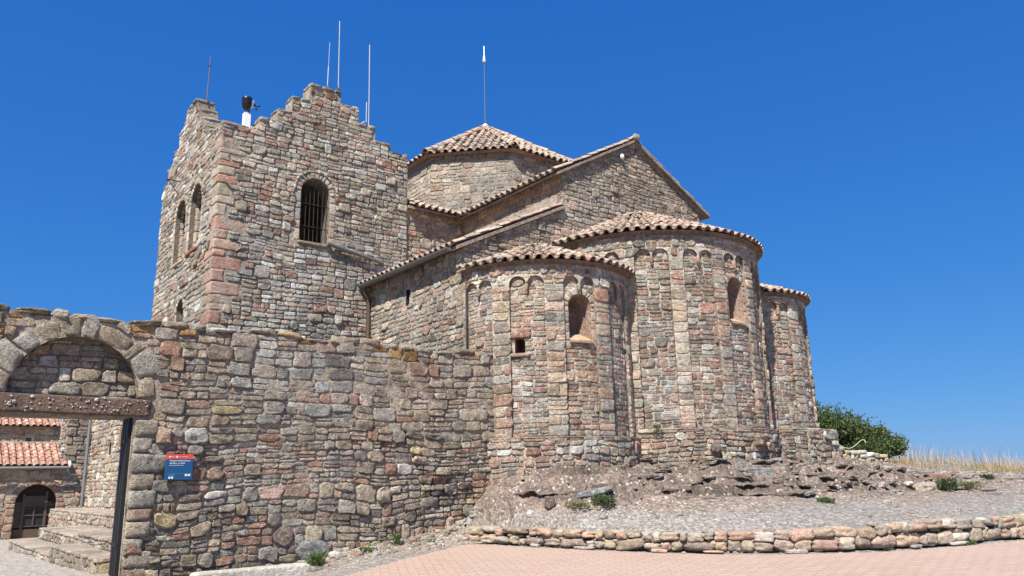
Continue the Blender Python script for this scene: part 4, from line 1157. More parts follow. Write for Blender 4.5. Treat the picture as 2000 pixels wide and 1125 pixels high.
    c_ = a.copy(); c_[:, 2] -= .05; d_ = np.stack([cx + (r - .1) * np.cos(th), YE + (r - .1) * np.sin(th), np.full(48, ze + .0)], 1)
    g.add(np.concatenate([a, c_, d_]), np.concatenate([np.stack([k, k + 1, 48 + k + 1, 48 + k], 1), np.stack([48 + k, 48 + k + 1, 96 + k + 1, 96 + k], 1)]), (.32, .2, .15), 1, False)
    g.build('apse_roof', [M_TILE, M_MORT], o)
    if niche:
        wo = window_frame(o, mp, (nu, nhw, nz0, nzs), seed + 11, ring=.13, n=9, sill=False, jamb=True, proud=.03, pal=[(R3, 4), (T1, 3), (G1, 2)], depth=.18)
        g = Geo(); a_ = nu / R; er = np.array([math.cos(a_), math.sin(a_), 0]); et = np.array([-math.sin(a_), math.cos(a_), 0]); c0 = np.array([cx, YE, 0])
        p = [c0 + er * (R + .06) - et * (nhw + .03) + (0, 0, nz0 - .0), c0 + er * (R + .06) + et * (nhw + .03) + (0, 0, nz0), c0 + er * (R - D) + et * nhw * .62 + (0, 0, nz0 + .23), c0 + er * (R - D) - et * nhw * .62 + (0, 0, nz0 + .23)]
        g.poly(p, (.50, .33, .21), 0); q_ = [x - np.array([0, 0, .045]) for x in p]; g.poly([p[0], p[1], q_[1], q_[0]], (.42, .3, .2), 0)
        g.build('sill', M_ASH, wo)
    return o
A1 = apse(10.79, 1.98, 0, 5.70, 2.33, [177, 208, 239, 270, 301, 332, 363], 10.2, 5.28, (255.0, .245, 4.16, 4.84), PAL_APSE, 101, 6.66, extra_hole=(215.5, 221.5, 3.92, 4.22), label='near side apse with a small square hole and one niche window')
A2 = apse(XC, 2.78, 0, 6.66, 2.50, [194.5, 216.2, 237.9, 259.2, 280.8, 302.1, 323.8, 345.5], 6.0, 6.14, (270.3, .27, 4.78, 5.52), PAL_APSE, 131, 8.10, label='tall central apse with one niche window')
A3 = apse(2 * XC - 10.79, 2.0, 0, 5.92, 2.58, [177, 208, 239, 270, 301, 332, 363], 10.2, 5.56, None, PAL_APSE, 161, 6.86, plr=.42, label='far side apse on a broad plinth')
g = Geo(); g.tube([(8.78, YE - .12, 5.6), (8.77, YE - .12, 2.6)], .012, n=5); g.build('lightning_cable', M_GREY, ch)

# ---- octagonal lantern over the crossing
LC = (XC, 19.1); LR = 3.13
g = Geo()
ang = [rad(22.5 + 45 * i) for i in range(8)]
for i in range(8):
    a, b = ang[i], ang[(i + 1) % 8]
    p, q_ = np.array([LC[0] + LR * math.cos(a), LC[1] + LR * math.sin(a)]), np.array([LC[0] + LR * math.cos(b), LC[1] + LR * math.sin(b)])
    e = (q_ - p); l = np.linalg.norm(e); e /= l; nn = np.array([e[1], -e[0]])
    mp = lambda u, v, d, p=p, e=e, nn=nn: np.stack([p[0] + e[0] * u + nn[0] * d, p[1] + e[1] * u + nn[1] * d, v], -1)
    surface(g, [(0, 8), (l, 8), (l, 10.72), (0, 10.72)], [], mp, col=(.40, .34, .27), noise=.008)
    if 3 <= i <= 5 or i == 2:
        rubble(g, 0, l, 8.3, 10.55, mp, lambda u, v: -sd_rect(u, v, .0, l, 8.2, 10.56), 201 + i, H=(.2, .28), W=(.2, .42), pal=PAL_LANT, bulge=(.008, .026), n=10, warp=.02, pats=(.25, .5, .2, .12), gap=.016, sq=(.35, .65))
    rubble(g, 0, l, 10.56, 10.72, mp, None, 221 + i, H=(.15, .17), W=(.3, .5), pal=[(R3, 2), (T2, 3), (P1, 2), (B1, 1)], bulge=(.03, .045), n=10, warp=0, pats=(1, 0, 0, 0), gap=.01, sq=(.25, .35))
la = g.build('lantern', [M_STONE, M_MORT], ch)
g = Geo(); RE = LR + .22; ZE, ZT = 10.74, 12.86
for i in range(8):
    a, b = ang[i], ang[(i + 1) % 8]
    p, q_ = np.array([LC[0] + RE * math.cos(a), LC[1] + RE * math.sin(a), ZE]), np.array([LC[0] + RE * math.cos(b), LC[1] + RE * math.sin(b), ZE])
    ap = np.array([LC[0], LC[1], ZT]); m = (p + q_) / 2; u = ap - m; L_ = np.linalg.norm(u)
    tile_plane(g, p, q_, L_, PAL_TILE, 241 + i, u, lenf=lambda t: max(.05, L_ * (1 - abs(2 * t - 1)) - .02), pitch=.225)
    g.poly([p, q_, ap], TS_COL, 1)
    pi_, qi_ = [np.array([LC[0] + (LR - .05) * math.cos(x), LC[1] + (LR - .05) * math.sin(x), ZE - .04]) for x in (a, b)]
    g.poly([p, q_, qi_, pi_], (.32, .22, .17), 1)
    # hip tiles
    h = ap - p; hl = np.linalg.norm(h); h /= hl; sd_ = np.cross(h, (0, 0, 1)); sd_ /= np.linalg.norm(sd_); up = np.cross(sd_, h)
    tiles(g, [p + up * .02], [h], [sd_], [up], [hl - .1], [.15], [.15], PAL_TILE, 261 + i, pan=False, h=.10)
rf = g.build('lantern_roof', [M_TILE, M_MORT], la)
g = Geo(); lathe(g, [(.20, -.12), (.19, 0), (.13, .10), (.07, .17), (.03, .2), (0, .21)], (LC[0], LC[1], 12.86), 14); g.build('finial', M_ASH, rf)
t = thing('lightning_rod', 'tall grey lightning rod with a pale knob on top of the octagonal lantern roof', 'lightning rod', (LC[0], LC[1], 13.02))
g = Geo(); g.tube([(LC[0], LC[1], 13.02), (LC[0], LC[1], 15.4)], [.016, .011], n=8); g.build('rod', M_GREY, t)
g = Geo(); lathe(g, [(0, 0), (.05, .02), (.06, .08), (.03, .12), (.05, .17), (.03, .24), (.018, .28), (.018, .62), (0, .64)], (LC[0], LC[1], 15.32), 10); g.build('tip', M_WHITE, t)

# ================================================================== RETAINING WALL along the square
def polyline_map(P, zb):
    P = np.asarray(P, float); seg = np.linalg.norm(np.diff(P, axis=0), axis=1); S = np.concatenate([[0], np.cumsum(seg)])
    def f(u, v, d):
        u = np.asarray(u, float)
        x = np.interp(u, S, P[:, 0]); y = np.interp(u, S, P[:, 1])
        e = .15
        tx = np.interp(u + e, S, P[:, 0]) - np.interp(u - e, S, P[:, 0]); ty = np.interp(u + e, S, P[:, 1]) - np.interp(u - e, S, P[:, 1])
        l = np.hypot(tx, ty) + 1e-9; nx, ny = ty / l, -tx / l
        nx, ny = np.where(nx * .62 + ny * .78 > 0, -nx, nx), np.where(nx * .62 + ny * .78 > 0, -ny, ny)
        return np.stack([x + nx * d, y + ny * d, v + zb(x, y)], -1)
    return f, S[-1], S
def smooth_line(P, n=60):
    P = np.asarray(P, float); s = np.concatenate([[0], np.cumsum(np.linalg.norm(np.diff(P, axis=0), axis=1))]); t = np.linspace(0, s[-1], n)
    Q = np.stack([np.interp(t, s, P[:, 0]), np.interp(t, s, P[:, 1])], 1)
    for _ in range(6): Q[1:-1] = (Q[:-2] + 2 * Q[1:-1] + Q[2:]) / 4
    return Q
RL = smooth_line(RET[1:])
mpR, LR_, SR = polyline_map(RL, plaza_z)
def ret_h(u):
    x = np.interp(u, SR, RL[:, 0]); y = np.interp(u, SR, RL[:, 1])
    return np.interp(x, RET[:, 0], RETTOP) - plaza_z(x, y) + .02
rng = np.random.default_rng(15)
g = Geo()
us = np.linspace(0, LR_, 160); hh_ = ret_h(us)
a = mpR(us, 0 * us - .05, 0 * us - .09); b = mpR(us, hh_ - .03, 0 * us - .09); c = mpR(us, hh_ - .03, 0 * us - .40); d_ = mpR(us, 0 * us - .05, 0 * us - .40)
k = np.arange(159)
g.add(np.concatenate([a, b, c, d_]), np.concatenate([np.stack([i * 160 + k, i * 160 + k + 1, (i + 1) * 160 + k + 1, (i + 1) * 160 + k], 1) for i in range(3)]), (.24, .185, .145), 1, True)
cen, ax, ay, az, kk = [], [], [], [], []
for row in (0, 1):
    u = 0
    while u < LR_ - .1:
        H_ = float(ret_h(u)); h = H_ * (.54 if row == 0 else .50) * rng.uniform(.7, 1.12)
        w = rng.choice([rng.uniform(.10, .2), rng.uniform(.2, .34), rng.uniform(.34, .52)], p=[.3, .45, .25])
        if rng.random() < .12: w *= .6
        zc = h / 2 if row == 0 else H_ - h / 2 + rng.uniform(-.01, .03)
        um = u + w / 2
        p0, p1 = mpR(np.array([um - .05]), np.array([zc]), np.array([0.]))[0], mpR(np.array([um + .05]), np.array([zc]), np.array([0.]))[0]
        t_ = (p1 - p0); t_ /= np.linalg.norm(t_); nrm = np.array([t_[1], -t_[0], 0]); nrm = -nrm if nrm @ np.array([.62, .78, 0]) > 0 else nrm
        tilt = rng.normal(0, .07)
        cen.append((p0 + p1) / 2 - nrm * (.12 - rng.uniform(0, .04))); ax.append((t_ + np.array([0, 0, tilt])) * (w / 2 + .002)); ay.append(nrm * .155); az.append(np.array([0, 0, 1.]) * (h / 2 + .002) - t_ * tilt * h / 2)
        u += w
cols = pick(PAL_LOW, len(cen), rng, .12)
half = len(cen) // 2
blocks(g, cen[::2], np.array(ax)[::2], np.array(ay)[::2], np.array(az)[::2], cols[::2], 0, 3.6, .14, 7, n=8)
blocks(g, cen[1::2], np.array(ax)[1::2], np.array(ay)[1::2], np.array(az)[1::2], cols[1::2], 0, 4.4, .13, 8, n=8)
# wedges and chips in the joints, pale footing stones
n = 330; uu = rng.uniform(.1, LR_ - .1, n); vv = rng.choice([.5, .02, .95], n, p=[.6, .2, .2]) * ret_h(uu) + rng.normal(0, .02, n); cz = mpR(uu, vv, np.full(n, -.03)); s = rng.uniform(.02, .05, n)
blocks(g, cz, np.stack([s * 1.4, -s * 1.2, 0 * s], 1), np.stack([s * .5, s * .7, 0 * s], 1), np.stack([0 * s, 0 * s, s * .6], 1), pick(PAL_LOW + [(G2, 6), (W1, 2)], n, rng), 0, 4, .15, 9, n=4)
u = 0; cen, ax, ay, az = [], [], [], []
while u < LR_:
    w = rng.uniform(.12, .4)
    p0, p1 = mpR(np.array([u]), np.array([.0]), np.array([.05]))[0], mpR(np.array([u + w]), np.array([.0]), np.array([.05]))[0]
    t_ = (p1 - p0) / 2; cen.append((p0 + p1) / 2); ax.append(t_); ay.append(np.array([t_[1], -t_[0], 0]) / np.linalg.norm(t_) * .06); az.append((0, 0, rng.uniform(.012, .03))); u += w * rng.uniform(2.5, 6)
blocks(g, cen, np.array(ax), np.array(ay), np.array(az), pick([((.45, .42, .37), 4), (G1, 2), (R3, 1)], len(cen), rng), 0, 5, .1, 10, n=5)
tag(g.build('retaining_wall', [M_ASH, M_MORT], None, (10, 7.3, .5)), 'low curved wall of big rounded stones edging the pink paving', 'wall')

def gz1(x, y): return float(ground_z(np.array([x]), np.array([y]))[0][0])

# low drystone wall beside the bush
g = Geo(); rng = np.random.default_rng(19)
A, B = np.array([18.3, 11.2]), np.array([20.6, 10.45]); t_ = (B - A); l = np.linalg.norm(t_); t_ /= l; nn = np.array([t_[1], -t_[0]])
cen, ax, ay, az = [], [], [], []
for row in range(3):
    u = 0
    while u < l:
        w = rng.uniform(.14, .34); h = .11 * rng.uniform(.8, 1.2)
        p = A + t_ * (u + w / 2) + nn * rng.uniform(-.02, .02)
        cen.append((p[0], p[1], gz1(p[0], p[1]) - .03 + row * .105 + h / 2)); ax.append((t_[0] * w / 2, t_[1] * w / 2, 0)); ay.append((nn[0] * .17, nn[1] * .17, 0)); az.append((0, 0, h / 2 + .006)); u += w
blocks(g, cen, np.array(ax), np.array(ay), np.array(az), pick([(T1, 4), (W1, 2), (G1, 3), ((.42, .32, .2), 2)], len(cen), rng), 0, 5, .1, 3, n=6)
tag(g.build('drystone_wall', [M_ASH], None, (19.4, 10.8, 1.8)), 'short low drystone wall in front of the green bush', 'wall')

# scattered stones
g = Geo(); rng = np.random.default_rng(23); n = 4200
x = rng.uniform(7.8, 25, n); y = rng.uniform(3.8, 12.2, n); z, rk, te = ground_z(x, y)
z0 = terrace_z(x, y)
dens = np.where(te, (.22 + .6 * np.clip((z0 - .95) / .2, 0, 1) * (fbm(x * .7, y * .7, 0, 44, 2) > -.1)) * (1 - .75 * rk), 0)
k = rng.random(n) < dens; x, y, z = x[k], y[k], z[k]; n = len(x)
s = rng.gamma(1.8, .009, n).clip(.007, .06); an = rng.uniform(0, PI, n)
blocks(g, np.stack([x, y, z + s * .15], 1), np.stack([np.cos(an) * s * 1.3, np.sin(an) * s * 1.3, 0 * s], 1), np.stack([-np.sin(an) * s * .9, np.cos(an) * s * .9, 0 * s], 1), np.stack([0 * s, 0 * s, s * .6], 1),
       pick([((.5, .46, .40), 4), ((.40, .31, .26), 3), (G1, 3), (G2, 3), (R3, 2), (B1, 1)], n, rng), 0, 3.5, .25, 5, n=3)
# (the fallen stones follow)
# flat slabs showing in the path on the right
n = 110; x = rng.uniform(17.5, 24, n); y = rng.uniform(5.8, 9.0, n); z, rk, te = ground_z(x, y); s = rng.uniform(.05, .2, n); an = rng.uniform(-.7, -.2, n)
blocks(g, np.stack([x, y, z + .004], 1), np.stack([np.cos(an) * s, np.sin(an) * s, 0 * s], 1), np.stack([-np.sin(an) * s * .6, np.cos(an) * s * .6, 0 * s], 1), np.stack([0 * s, 0 * s, .015 + s * .1], 1),
       pick([((.40, .36, .31), 4), ((.36, .24, .18), 3), (G1, 3), (G2, 2)], n, rng), 0, 5, .15, 12, n=4)
# stones fallen at the foot of the wall
n = 420; x = rng.uniform(3, 8.6, n); y = 11.95 - np.abs(rng.normal(0, .35, n)); z, rk, te = ground_z(x, y); s = rng.gamma(2, .013, n).clip(.01, .07); an = rng.uniform(0, PI, n)
blocks(g, np.stack([x, y, z + s * .2], 1), np.stack([np.cos(an) * s * 1.3, np.sin(an) * s * 1.3, 0 * s], 1), np.stack([-np.sin(an) * s * .9, np.cos(an) * s * .9, 0 * s], 1), np.stack([0 * s, 0 * s, s * .7], 1),
       pick([(W1, 2), (T1, 2), (G1, 3), (G2, 3), (R3, 2), (B1, 1)], n, rng), 0, 3.5, .25, 6, n=3)
o = g.build('loose_stones', [M_STONE]); o['kind'] = 'stuff'; tag(o, 'loose pebbles and stones scattered over the gravel slope', 'stones')

# broken strata of conglomerate sticking out of the slope
g = Geo(); rng = np.random.default_rng(29); n = 2200
x = rng.uniform(8.2, 20, n); y = rng.uniform(7.0, 12.2, n); z, rk, te = ground_z(x, y)
k = (rk > .45) & te & (x > 9.3) & (fbm(x * .9, y * .9, 0, 46, 2) > -.25); x, y, z = x[k], y[k], z[k]; n = len(x)
gxx = (terrace_z(x + .1, y) - terrace_z(x - .1, y)) / .2; gyy = (terrace_z(x, y + .1) - terrace_z(x, y - .1)) / .2
gl_ = np.hypot(gxx, gyy) + 1e-6; cxx, cyy = gyy / gl_, -gxx / gl_; dxx, dyy = -gxx / gl_, -gyy / gl_
sx = rng.gamma(2.2, .026, n).clip(.02, .17); sy = rng.uniform(.4, .9, n) * sx.clip(.03, .11); sz = rng.uniform(.012, .035, n) * (1 + sx * 3)
tlt = .04 + rng.normal(0, .09, n) + .16 * (x < 11)
blocks(g, np.stack([x + dxx * .04, y + dyy * .04, z + rng.uniform(-.035, .006, n)], 1), np.stack([cxx * sx, cyy * sx, tlt * sx], 1), np.stack([dxx * sy, dyy * sy, .04 * sy], 1), np.stack([0 * sx, 0 * sx, sz], 1),
       pick([((.21, .165, .135), 5), ((.27, .215, .175), 5), ((.23, .205, .175), 2.5), ((.34, .28, .23), 2.5), (W1, .3)], n, rng), 0, 4.5, .3, 6, n=6)
# long jutting shelves of bedrock that follow the contours
ss = np.arange(-1.6, 10.6, .05)
for li, lev in enumerate((1.20, 1.32, 1.43, 1.53, 1.62, 1.70, 1.78)):
    lv = lev + .07 * fbm(ss * .45, 0 * ss, lev * 7, 95, 2) + np.where(ss < 1.2, (ss - 1.2) * .04, 0)
    lo, hi = np.full(len(ss), 11.5), np.full(len(ss), 19.5)
    for _ in range(26):
        mid = (lo + hi) / 2; zz = terrace_z(FWX * mid + .783 * ss, FWY * mid - .622 * ss); up = zz < lv
        lo = np.where(up, mid, lo); hi = np.where(up, hi, mid)
    f = lo; px_, py_ = FWX * f + .783 * ss, FWY * f - .622 * ss
    zg = ground_z(px_, py_)[0]
    on = (fbm(ss * .55, 0 * ss, lev * 5, 96, 2) > -.12) & (f < 19) & (px_ > 8.75) & (py_ < 12.1)
    j = 0
    while j < len(ss):
        if not on[j]: j += 1; continue
        e = j
        while e < len(ss) and on[e]: e += 1
        if e - j >= 7:
            q = np.arange(j, e); m = len(q); tp = np.clip(np.minimum(np.arange(m), np.arange(m)[::-1]) / 4, 0, 1)
            out = (.10 + .07 * fbm(ss[q] * 2.2, 0 * q, lev, 97, 2) + .05 * fbm(ss[q] * 8, 0 * q, lev, 98, 2)) * tp
            th_ = (.035 + .022 * fbm(ss[q] * 1.7, 0 * q, lev, 99, 2) + .02 * vnoise(ss[q] * 11, 0 * q, lev, 90)).clip(.012) * (.3 + .7 * tp)
            zt2 = np.minimum(zg[q], lv[q] + .04) + .012 + .02 * fbm(ss[q] * 6, 0 * q, lev, 94, 2)
            R_ = []
            for do, dz in ((-.35, .02), (0, .012), (.7, .004), (1.0, -.35), (.95, -.75), (.5, -1.0), (-.35, -1.25)):
                o2 = out * do if do >= 0 else np.full(m, do)
                o2 = o2 + (.02 * vnoise(ss[q] * 14, 0 * q + do * 5, lev, 93) if do > 0 else 0)
                R_.append(np.stack([px_[q] - FWX * o2, py_[q] - FWY * o2, zt2 + (dz * th_ if dz < 0 else dz)], 1))
            V = np.concatenate(R_); k_ = np.arange(m - 1)
            F = np.concatenate([np.stack([r0 * m + k_, r0 * m + k_ + 1, (r0 + 1) * m + k_ + 1, (r0 + 1) * m + k_], 1) for r0 in range(len(R_) - 1)])
            cn = 1 + .35 * fbm(np.tile(ss[q], len(R_)) * 5, V[:, 2] * 20, lev, 92, 2)
            g.add(V, F, np.array([[.235, .175, .14]]) * cn[:, None], 0, False)
        j = e
o = g.build('rock_ledges', [M_STONE]); o['kind'] = 'stuff'; tag(o, 'broken ledges of brown conglomerate under the apses', 'rock')

# larger rocks one can tell apart
ROCKS = [
    ('flat grey rock slab embedded in the slope below the near apse', 9.75, 10.15, (.32, .16, .06), (.25, .25, .24), -30, .12, 4),
    ('upright brown rock beside a pale stone at the slope foot', 8.98, 10.42, (.08, .08, .11), (.22, .16, .13), 70, .15, 4),
    ('rounded white stone at the foot of the rocky slope', 8.72, 10.62, (.085, .075, .07), (.62, .59, .54), 10, .1, 2.6),
    ('long grey flat rock lying on the ledge below the central apse', 13.35, 9.35, (.40, .16, .10), (.26, .255, .24), -25, .12, 4),
    ('reddish block of stone at the right end of the rock ledge', 17.95, 7.95, (.24, .2, .13), (.40, .24, .18), -20, .08, 7),
    ('pale cream rock at the right of the gravel slope', 16.9, 7.75, (.30, .2, .10), (.55, .47, .37), 10, .12, 3.5),
    ('brown boulder jutting from the foot of the central apse', 14.3, 9.80, (.17, .12, .12), (.28, .20, .14), 15, .15, 3.5),
    ('dark brown boulder left of the jutting one under the central apse', 13.05, 9.98, (.11, .1, .11), (.19, .15, .13), 40, .15, 3.5),
    ('big smooth grey boulder low in the enclosure wall', 5.38, 11.93, (.25, .12, .15), (.23, .225, .215), -3, .16, 3.4),
]
ZOFF = {8: .12, 6: .40, 7: .22, 0: .02, 1: .08}
for i, (lab, x, y, sz, c, an, am, kx) in enumerate(ROCKS):
    g = Geo(); a = rad(an); z = gz1(x, y) + ZOFF.get(i, .02)
    tl = .18 if i == 0 else 0.0
    blocks(g, [(x, y, z)], np.array([math.cos(a), math.sin(a), tl]) * sz[0], np.array([-math.sin(a), math.cos(a), 0]) * sz[1], np.array([0, 0, 1]) * sz[2], c, 0, kx, am, 30 + i, n=12)
    tag(g.build('rock', M_STONE, None, (x, y, z - sz[2])), lab, 'rock', 'larger rocks on the slope')

# square plinth block at the far side apse
g = Geo()
BX = (17.0, 18.2); BY0 = 10.30
surface(g, [(BX[0], 1.2), (BX[1], 1.2), (BX[1], 2.53), (BX[0], 2.53)], [], planeY(BY0), du=.3, col=MORT, skirt=1.6)
rubble(g, BX[0], BX[1], 1.25, 2.52, planeY(BY0), lambda u, v: -sd_rect(u, v, BX[0], BX[1], 1.2, 2.53), 301, H=(.22, .3), W=(.17, .4), pal=PAL_APSE, bulge=(.03, .06), n=12, warp=.04, pats=(.4, .5, .2, .03), gap=.018, sq=(.5, .9))
rubble(g, BY0, BY0 + 1.5, 1.25, 2.52, planeX(BX[1], 1), None, 302, H=(.22, .3), W=(.17, .4), pal=PAL_APSE, bulge=(.03, .06), n=10, warp=.04, gap=.018)
x = BX[0]
rng = np.random.default_rng(61)
while x < BX[1]:
    w = rng.uniform(.2, .45); yy = BY0 - .02
    while yy < BY0 + 1.5:
        dd = rng.uniform(.25, .5); blocks(g, [(x + w / 2, yy + dd / 2, 2.53)], (w / 2 + .01, 0, 0), (0, dd / 2, 0), (0, 0, rng.uniform(.04, .07)), pick([(W1, 3), (T1, 3), (G1, 3)], 1, rng), 0, 5, .08, int(rng.integers(99)), n=5); yy += dd
    x += w
o = g.build('stone_plinth', [M_STONE, M_MORT], ch)

# rope from the plinth
g = Geo(); pts = []
for i in range(13):
    f = i / 12; pts.append((18.2 + .56 * f, 10.34 - .44 * f, 2.26 + .05 * f - .17 * math.sin(PI * min(1, f * 1.1)) ** 1.2 if f < .9 else 2.26 + .05 * f))
g.tube(pts, .008, n=6); g.tube([pts[-1], (pts[-1][0] + .03, pts[-1][1] - .02, pts[-1][2] - .07)], .014, n=6)
tag(g.build('rope', M_ROPE, None, (18.2, 10.34, 2.2)), 'white rope hanging in a curve from the plinth beside the bush', 'rope')

# ================================================================== VEGETATION
def leaf_mat(name, c1, c2, tr=.35):
    m, nt, b = new_mat(name); L = nt.links.new
    at = N(nt, 'ShaderNodeAttribute', attribute_name='Col'); L(at.outputs['Color'], b.inputs['Base Color']); b.inputs['Roughness'].default_value = .6
    t = N(nt, 'ShaderNodeBsdfTranslucent'); L(at.outputs['Color'], t.inputs['Color'])
    mx = N(nt, 'ShaderNodeMixShader'); mx.inputs[0].default_value = tr; L(b.outputs[0], mx.inputs[1]); L(t.outputs[0], mx.inputs[2])
    L(mx.outputs[0], nt.nodes['Material Output'].inputs['Surface'])
    return m
M_LEAF = leaf_mat('leaf', 0, 0); M_GRASS = leaf_mat('dry_grass_blade', 0, 0, .3)
M_BARK = plain_mat('bark', (.12, .09, .07), .9, var=.3, scale=30, bump=.4)

def leaves(g, P, D, Ln, Wd, col):
    """quads (two triangles folded) at points P, direction D"""
    n = len(P); rng = np.random.default_rng(n)
    r = rng.normal(0, 1, (n, 3)); S = np.cross(D, r); S /= np.linalg.norm(S, axis=1, keepdims=True) + 1e-9
    Ln = np.broadcast_to(Ln, n)[:, None]; Wd = np.broadcast_to(Wd, n)[:, None]
    a = P; b = P + D * Ln * .45 + S * Wd; c = P + D * Ln; d = P + D * Ln * .45 - S * Wd
    V = np.stack([a, b, c, d], 1).reshape(-1, 3)
    F = np.arange(n * 4).reshape(n, 4)
    g.add(V, F, np.repeat(col, 4, 0), 0, False)

def bush(label, name, base, lobes, nspray, cat, seed, leaf=.055):
    rng = np.random.default_rng(seed)
    t = thing(name, label, cat, base)
    b = np.array(base, float)
    g = Geo(); gl = Geo(); P, D, C, LN = [], [], [], []
    for (cx, cy, cz, rx, ry, rz, w) in lobes:
        c0 = b + (cx, cy, cz)
        for k in range(int(nspray * w)):
            d = rng.normal(0, 1, 3); d /= np.linalg.norm(d); d[2] = d[2] * .8 + .15
            rr = rng.uniform(.35, 1.0) ** .6 * (1 + .14 * rng.normal())
            tip = c0 + d * np.array([rx, ry, rz]) * rr
            if tip[2] < b[2] + .03: tip[2] = b[2] + rng.uniform(.03, .3)
            dr = d * np.array([1, 1, .55]) + np.array([0, 0, .15]) + rng.normal(0, .25, 3); dr /= np.linalg.norm(dr)
            L_ = rng.uniform(.18, .42)
            p0 = tip - dr * L_
            if k % 9 == 0: g.tube([tuple(b + (c0 - b) * .3 * np.array([1, 1, .6])), tuple(p0), tuple(tip)], [.02, .008, .003], n=4, caps=False)
            m = 16
            f = rng.uniform(.05, 1, m)
            pp_ = p0 + dr * (L_ * f)[:, None] + rng.normal(0, .02, (m, 3))
            dd = dr * .7 + rng.normal(0, .65, (m, 3)); dd /= np.linalg.norm(dd, axis=1, keepdims=True)
            hue = rng.random()
            base_c = np.array([.075, .12, .035]) if hue < .5 else (np.array([.115, .16, .045]) if hue < .85 else np.array([.16, .165, .06]))
            P.append(pp_); D.append(dd); C.append(np.tile(base_c, (m, 1)) * rng.uniform(.75, 1.3, (m, 1))); LN.append(rng.uniform(.7, 1.4, m) * leaf)
    for a in range(7):
        an = a * .9; g.tube([tuple(b + (0, 0, -.1)), tuple(b + (math.cos(an) * .3, math.sin(an) * .3, .45)), tuple(b + (math.cos(an) * .9, math.sin(an) * .8, 1.0))], [.06, .04, .015], n=6)
    P = np.concatenate(P); D = np.concatenate(D); C = np.concatenate(C); LN = np.concatenate(LN)
    leaves(gl, P, D, LN, LN * .3, C)
    g.build('branches', M_BARK, t); gl.build('foliage', M_LEAF, t)
    return t
# screen right = (.783,-.622); lobes spread along it
def lob(s, f, z, rs, rz, w):     # s along the view's right, f away
    return (.783 * s + .622 * f, -.622 * s + .783 * f, z, rs, rs, rz, w)
bush('spreading dense green bush growing behind the far apse', 'bush', (23.4, 12.9, 1.75),
     [lob(-.9, .3, 1.12, .95, .92, 1.0), lob(-.2, 0, .95, .95, .75, 1.0), lob(.55, .1, .75, .85, .62, .9), lob(1.15, 0, .5, .7, .48, .7), lob(-1.6, .4, 1.1, .85, .98, .8), lob(.2, -.3, .45, 1.0, .45, .8)], 760, 'bush', 5, leaf=.065)

# dry grass along the crest
g = Geo(); rng = np.random.default_rng(71)
def blades(g, x, y, h, colr, lean=.35, w=.006):
    n = len(x); z, _, _ = ground_z(x, y); rng = np.random.default_rng(n)
    an = rng.uniform(0, 2 * PI, n); ln = rng.uniform(.05, lean, n)
    b = np.stack([x, y, z - .02], 1); s = np.stack([np.sin(an), -np.cos(an), 0 * an], 1) * w
    d = np.stack([np.cos(an) * ln, np.sin(an) * ln, np.ones(n)], 1) * h[:, None]
    m = b + d * .55 * np.array([.6, .6, 1]); t = b + d
    V = np.stack([b - s, b + s, m + s * .8, m - s * .8, t], 1).reshape(-1, 3); k = np.arange(n)[:, None] * 5
    g.add(V, [k + np.array([[0, 1, 2, 3]]), k + np.array([[3, 2, 4]])], np.repeat(colr, 5, 0), 0, False)
def along(s0, s1, f0, f1, n):
    s = rng.uniform(s0, s1, n); f = rng.uniform(f0, f1, n)
    return FWX * f + .783 * s, FWY * f - .622 * s
x, y = along(10.5, 21, 20.2, 27.5, 26000)
cl = fbm(x * .9, y * .9, 0, 81, 3)
f_ = x * FWX + y * FWY; s_ = .783 * x - .622 * y
k = (cl > -.25) & (f_ > 21.0 + .12 * (s_ - 12) + .35 * fbm(x * 1.4, y * 1.4, 0, 83, 2)) & (rng.random(len(x)) < .75)
x, y, cl = x[k], y[k], cl[k]; n = len(x)
s_ = .783 * x - .622 * y; f_ = x * FWX + y * FWY
fall = np.interp(s_, [10, 12, 13.5, 16, 20], [.75, 1.1, 1.0, .62, .55])
cl2 = fbm(x * .55, y * .55, 0, 85, 2)
tall = rng.random(n) < np.clip(.12 + (f_ - 22.2) * .12 + .25 * cl2, .02, .6)
h = np.where(tall, rng.uniform(.22, .66, n) * np.clip(.7 + 1.1 * cl2, .2, 1.35) * fall, rng.uniform(.06, .30, n) * np.clip(.9 + .7 * cl, .3, 1.5))
c = np.where(tall[:, None], np.array([[.56, .47, .35]]), np.array([[.43, .31, .14]])) * rng.uniform(.7, 1.2, (n, 1))
gr = rng.random(n) < .1; c[gr] = np.array([.18, .20, .06])
blades(g, x, y, h, c, .8, .004)
o = g.build('dry_grass', M_GRASS); o['kind'] = 'stuff'; tag(o, 'tall dry straw coloured grass on the crest of the hill', 'grass')

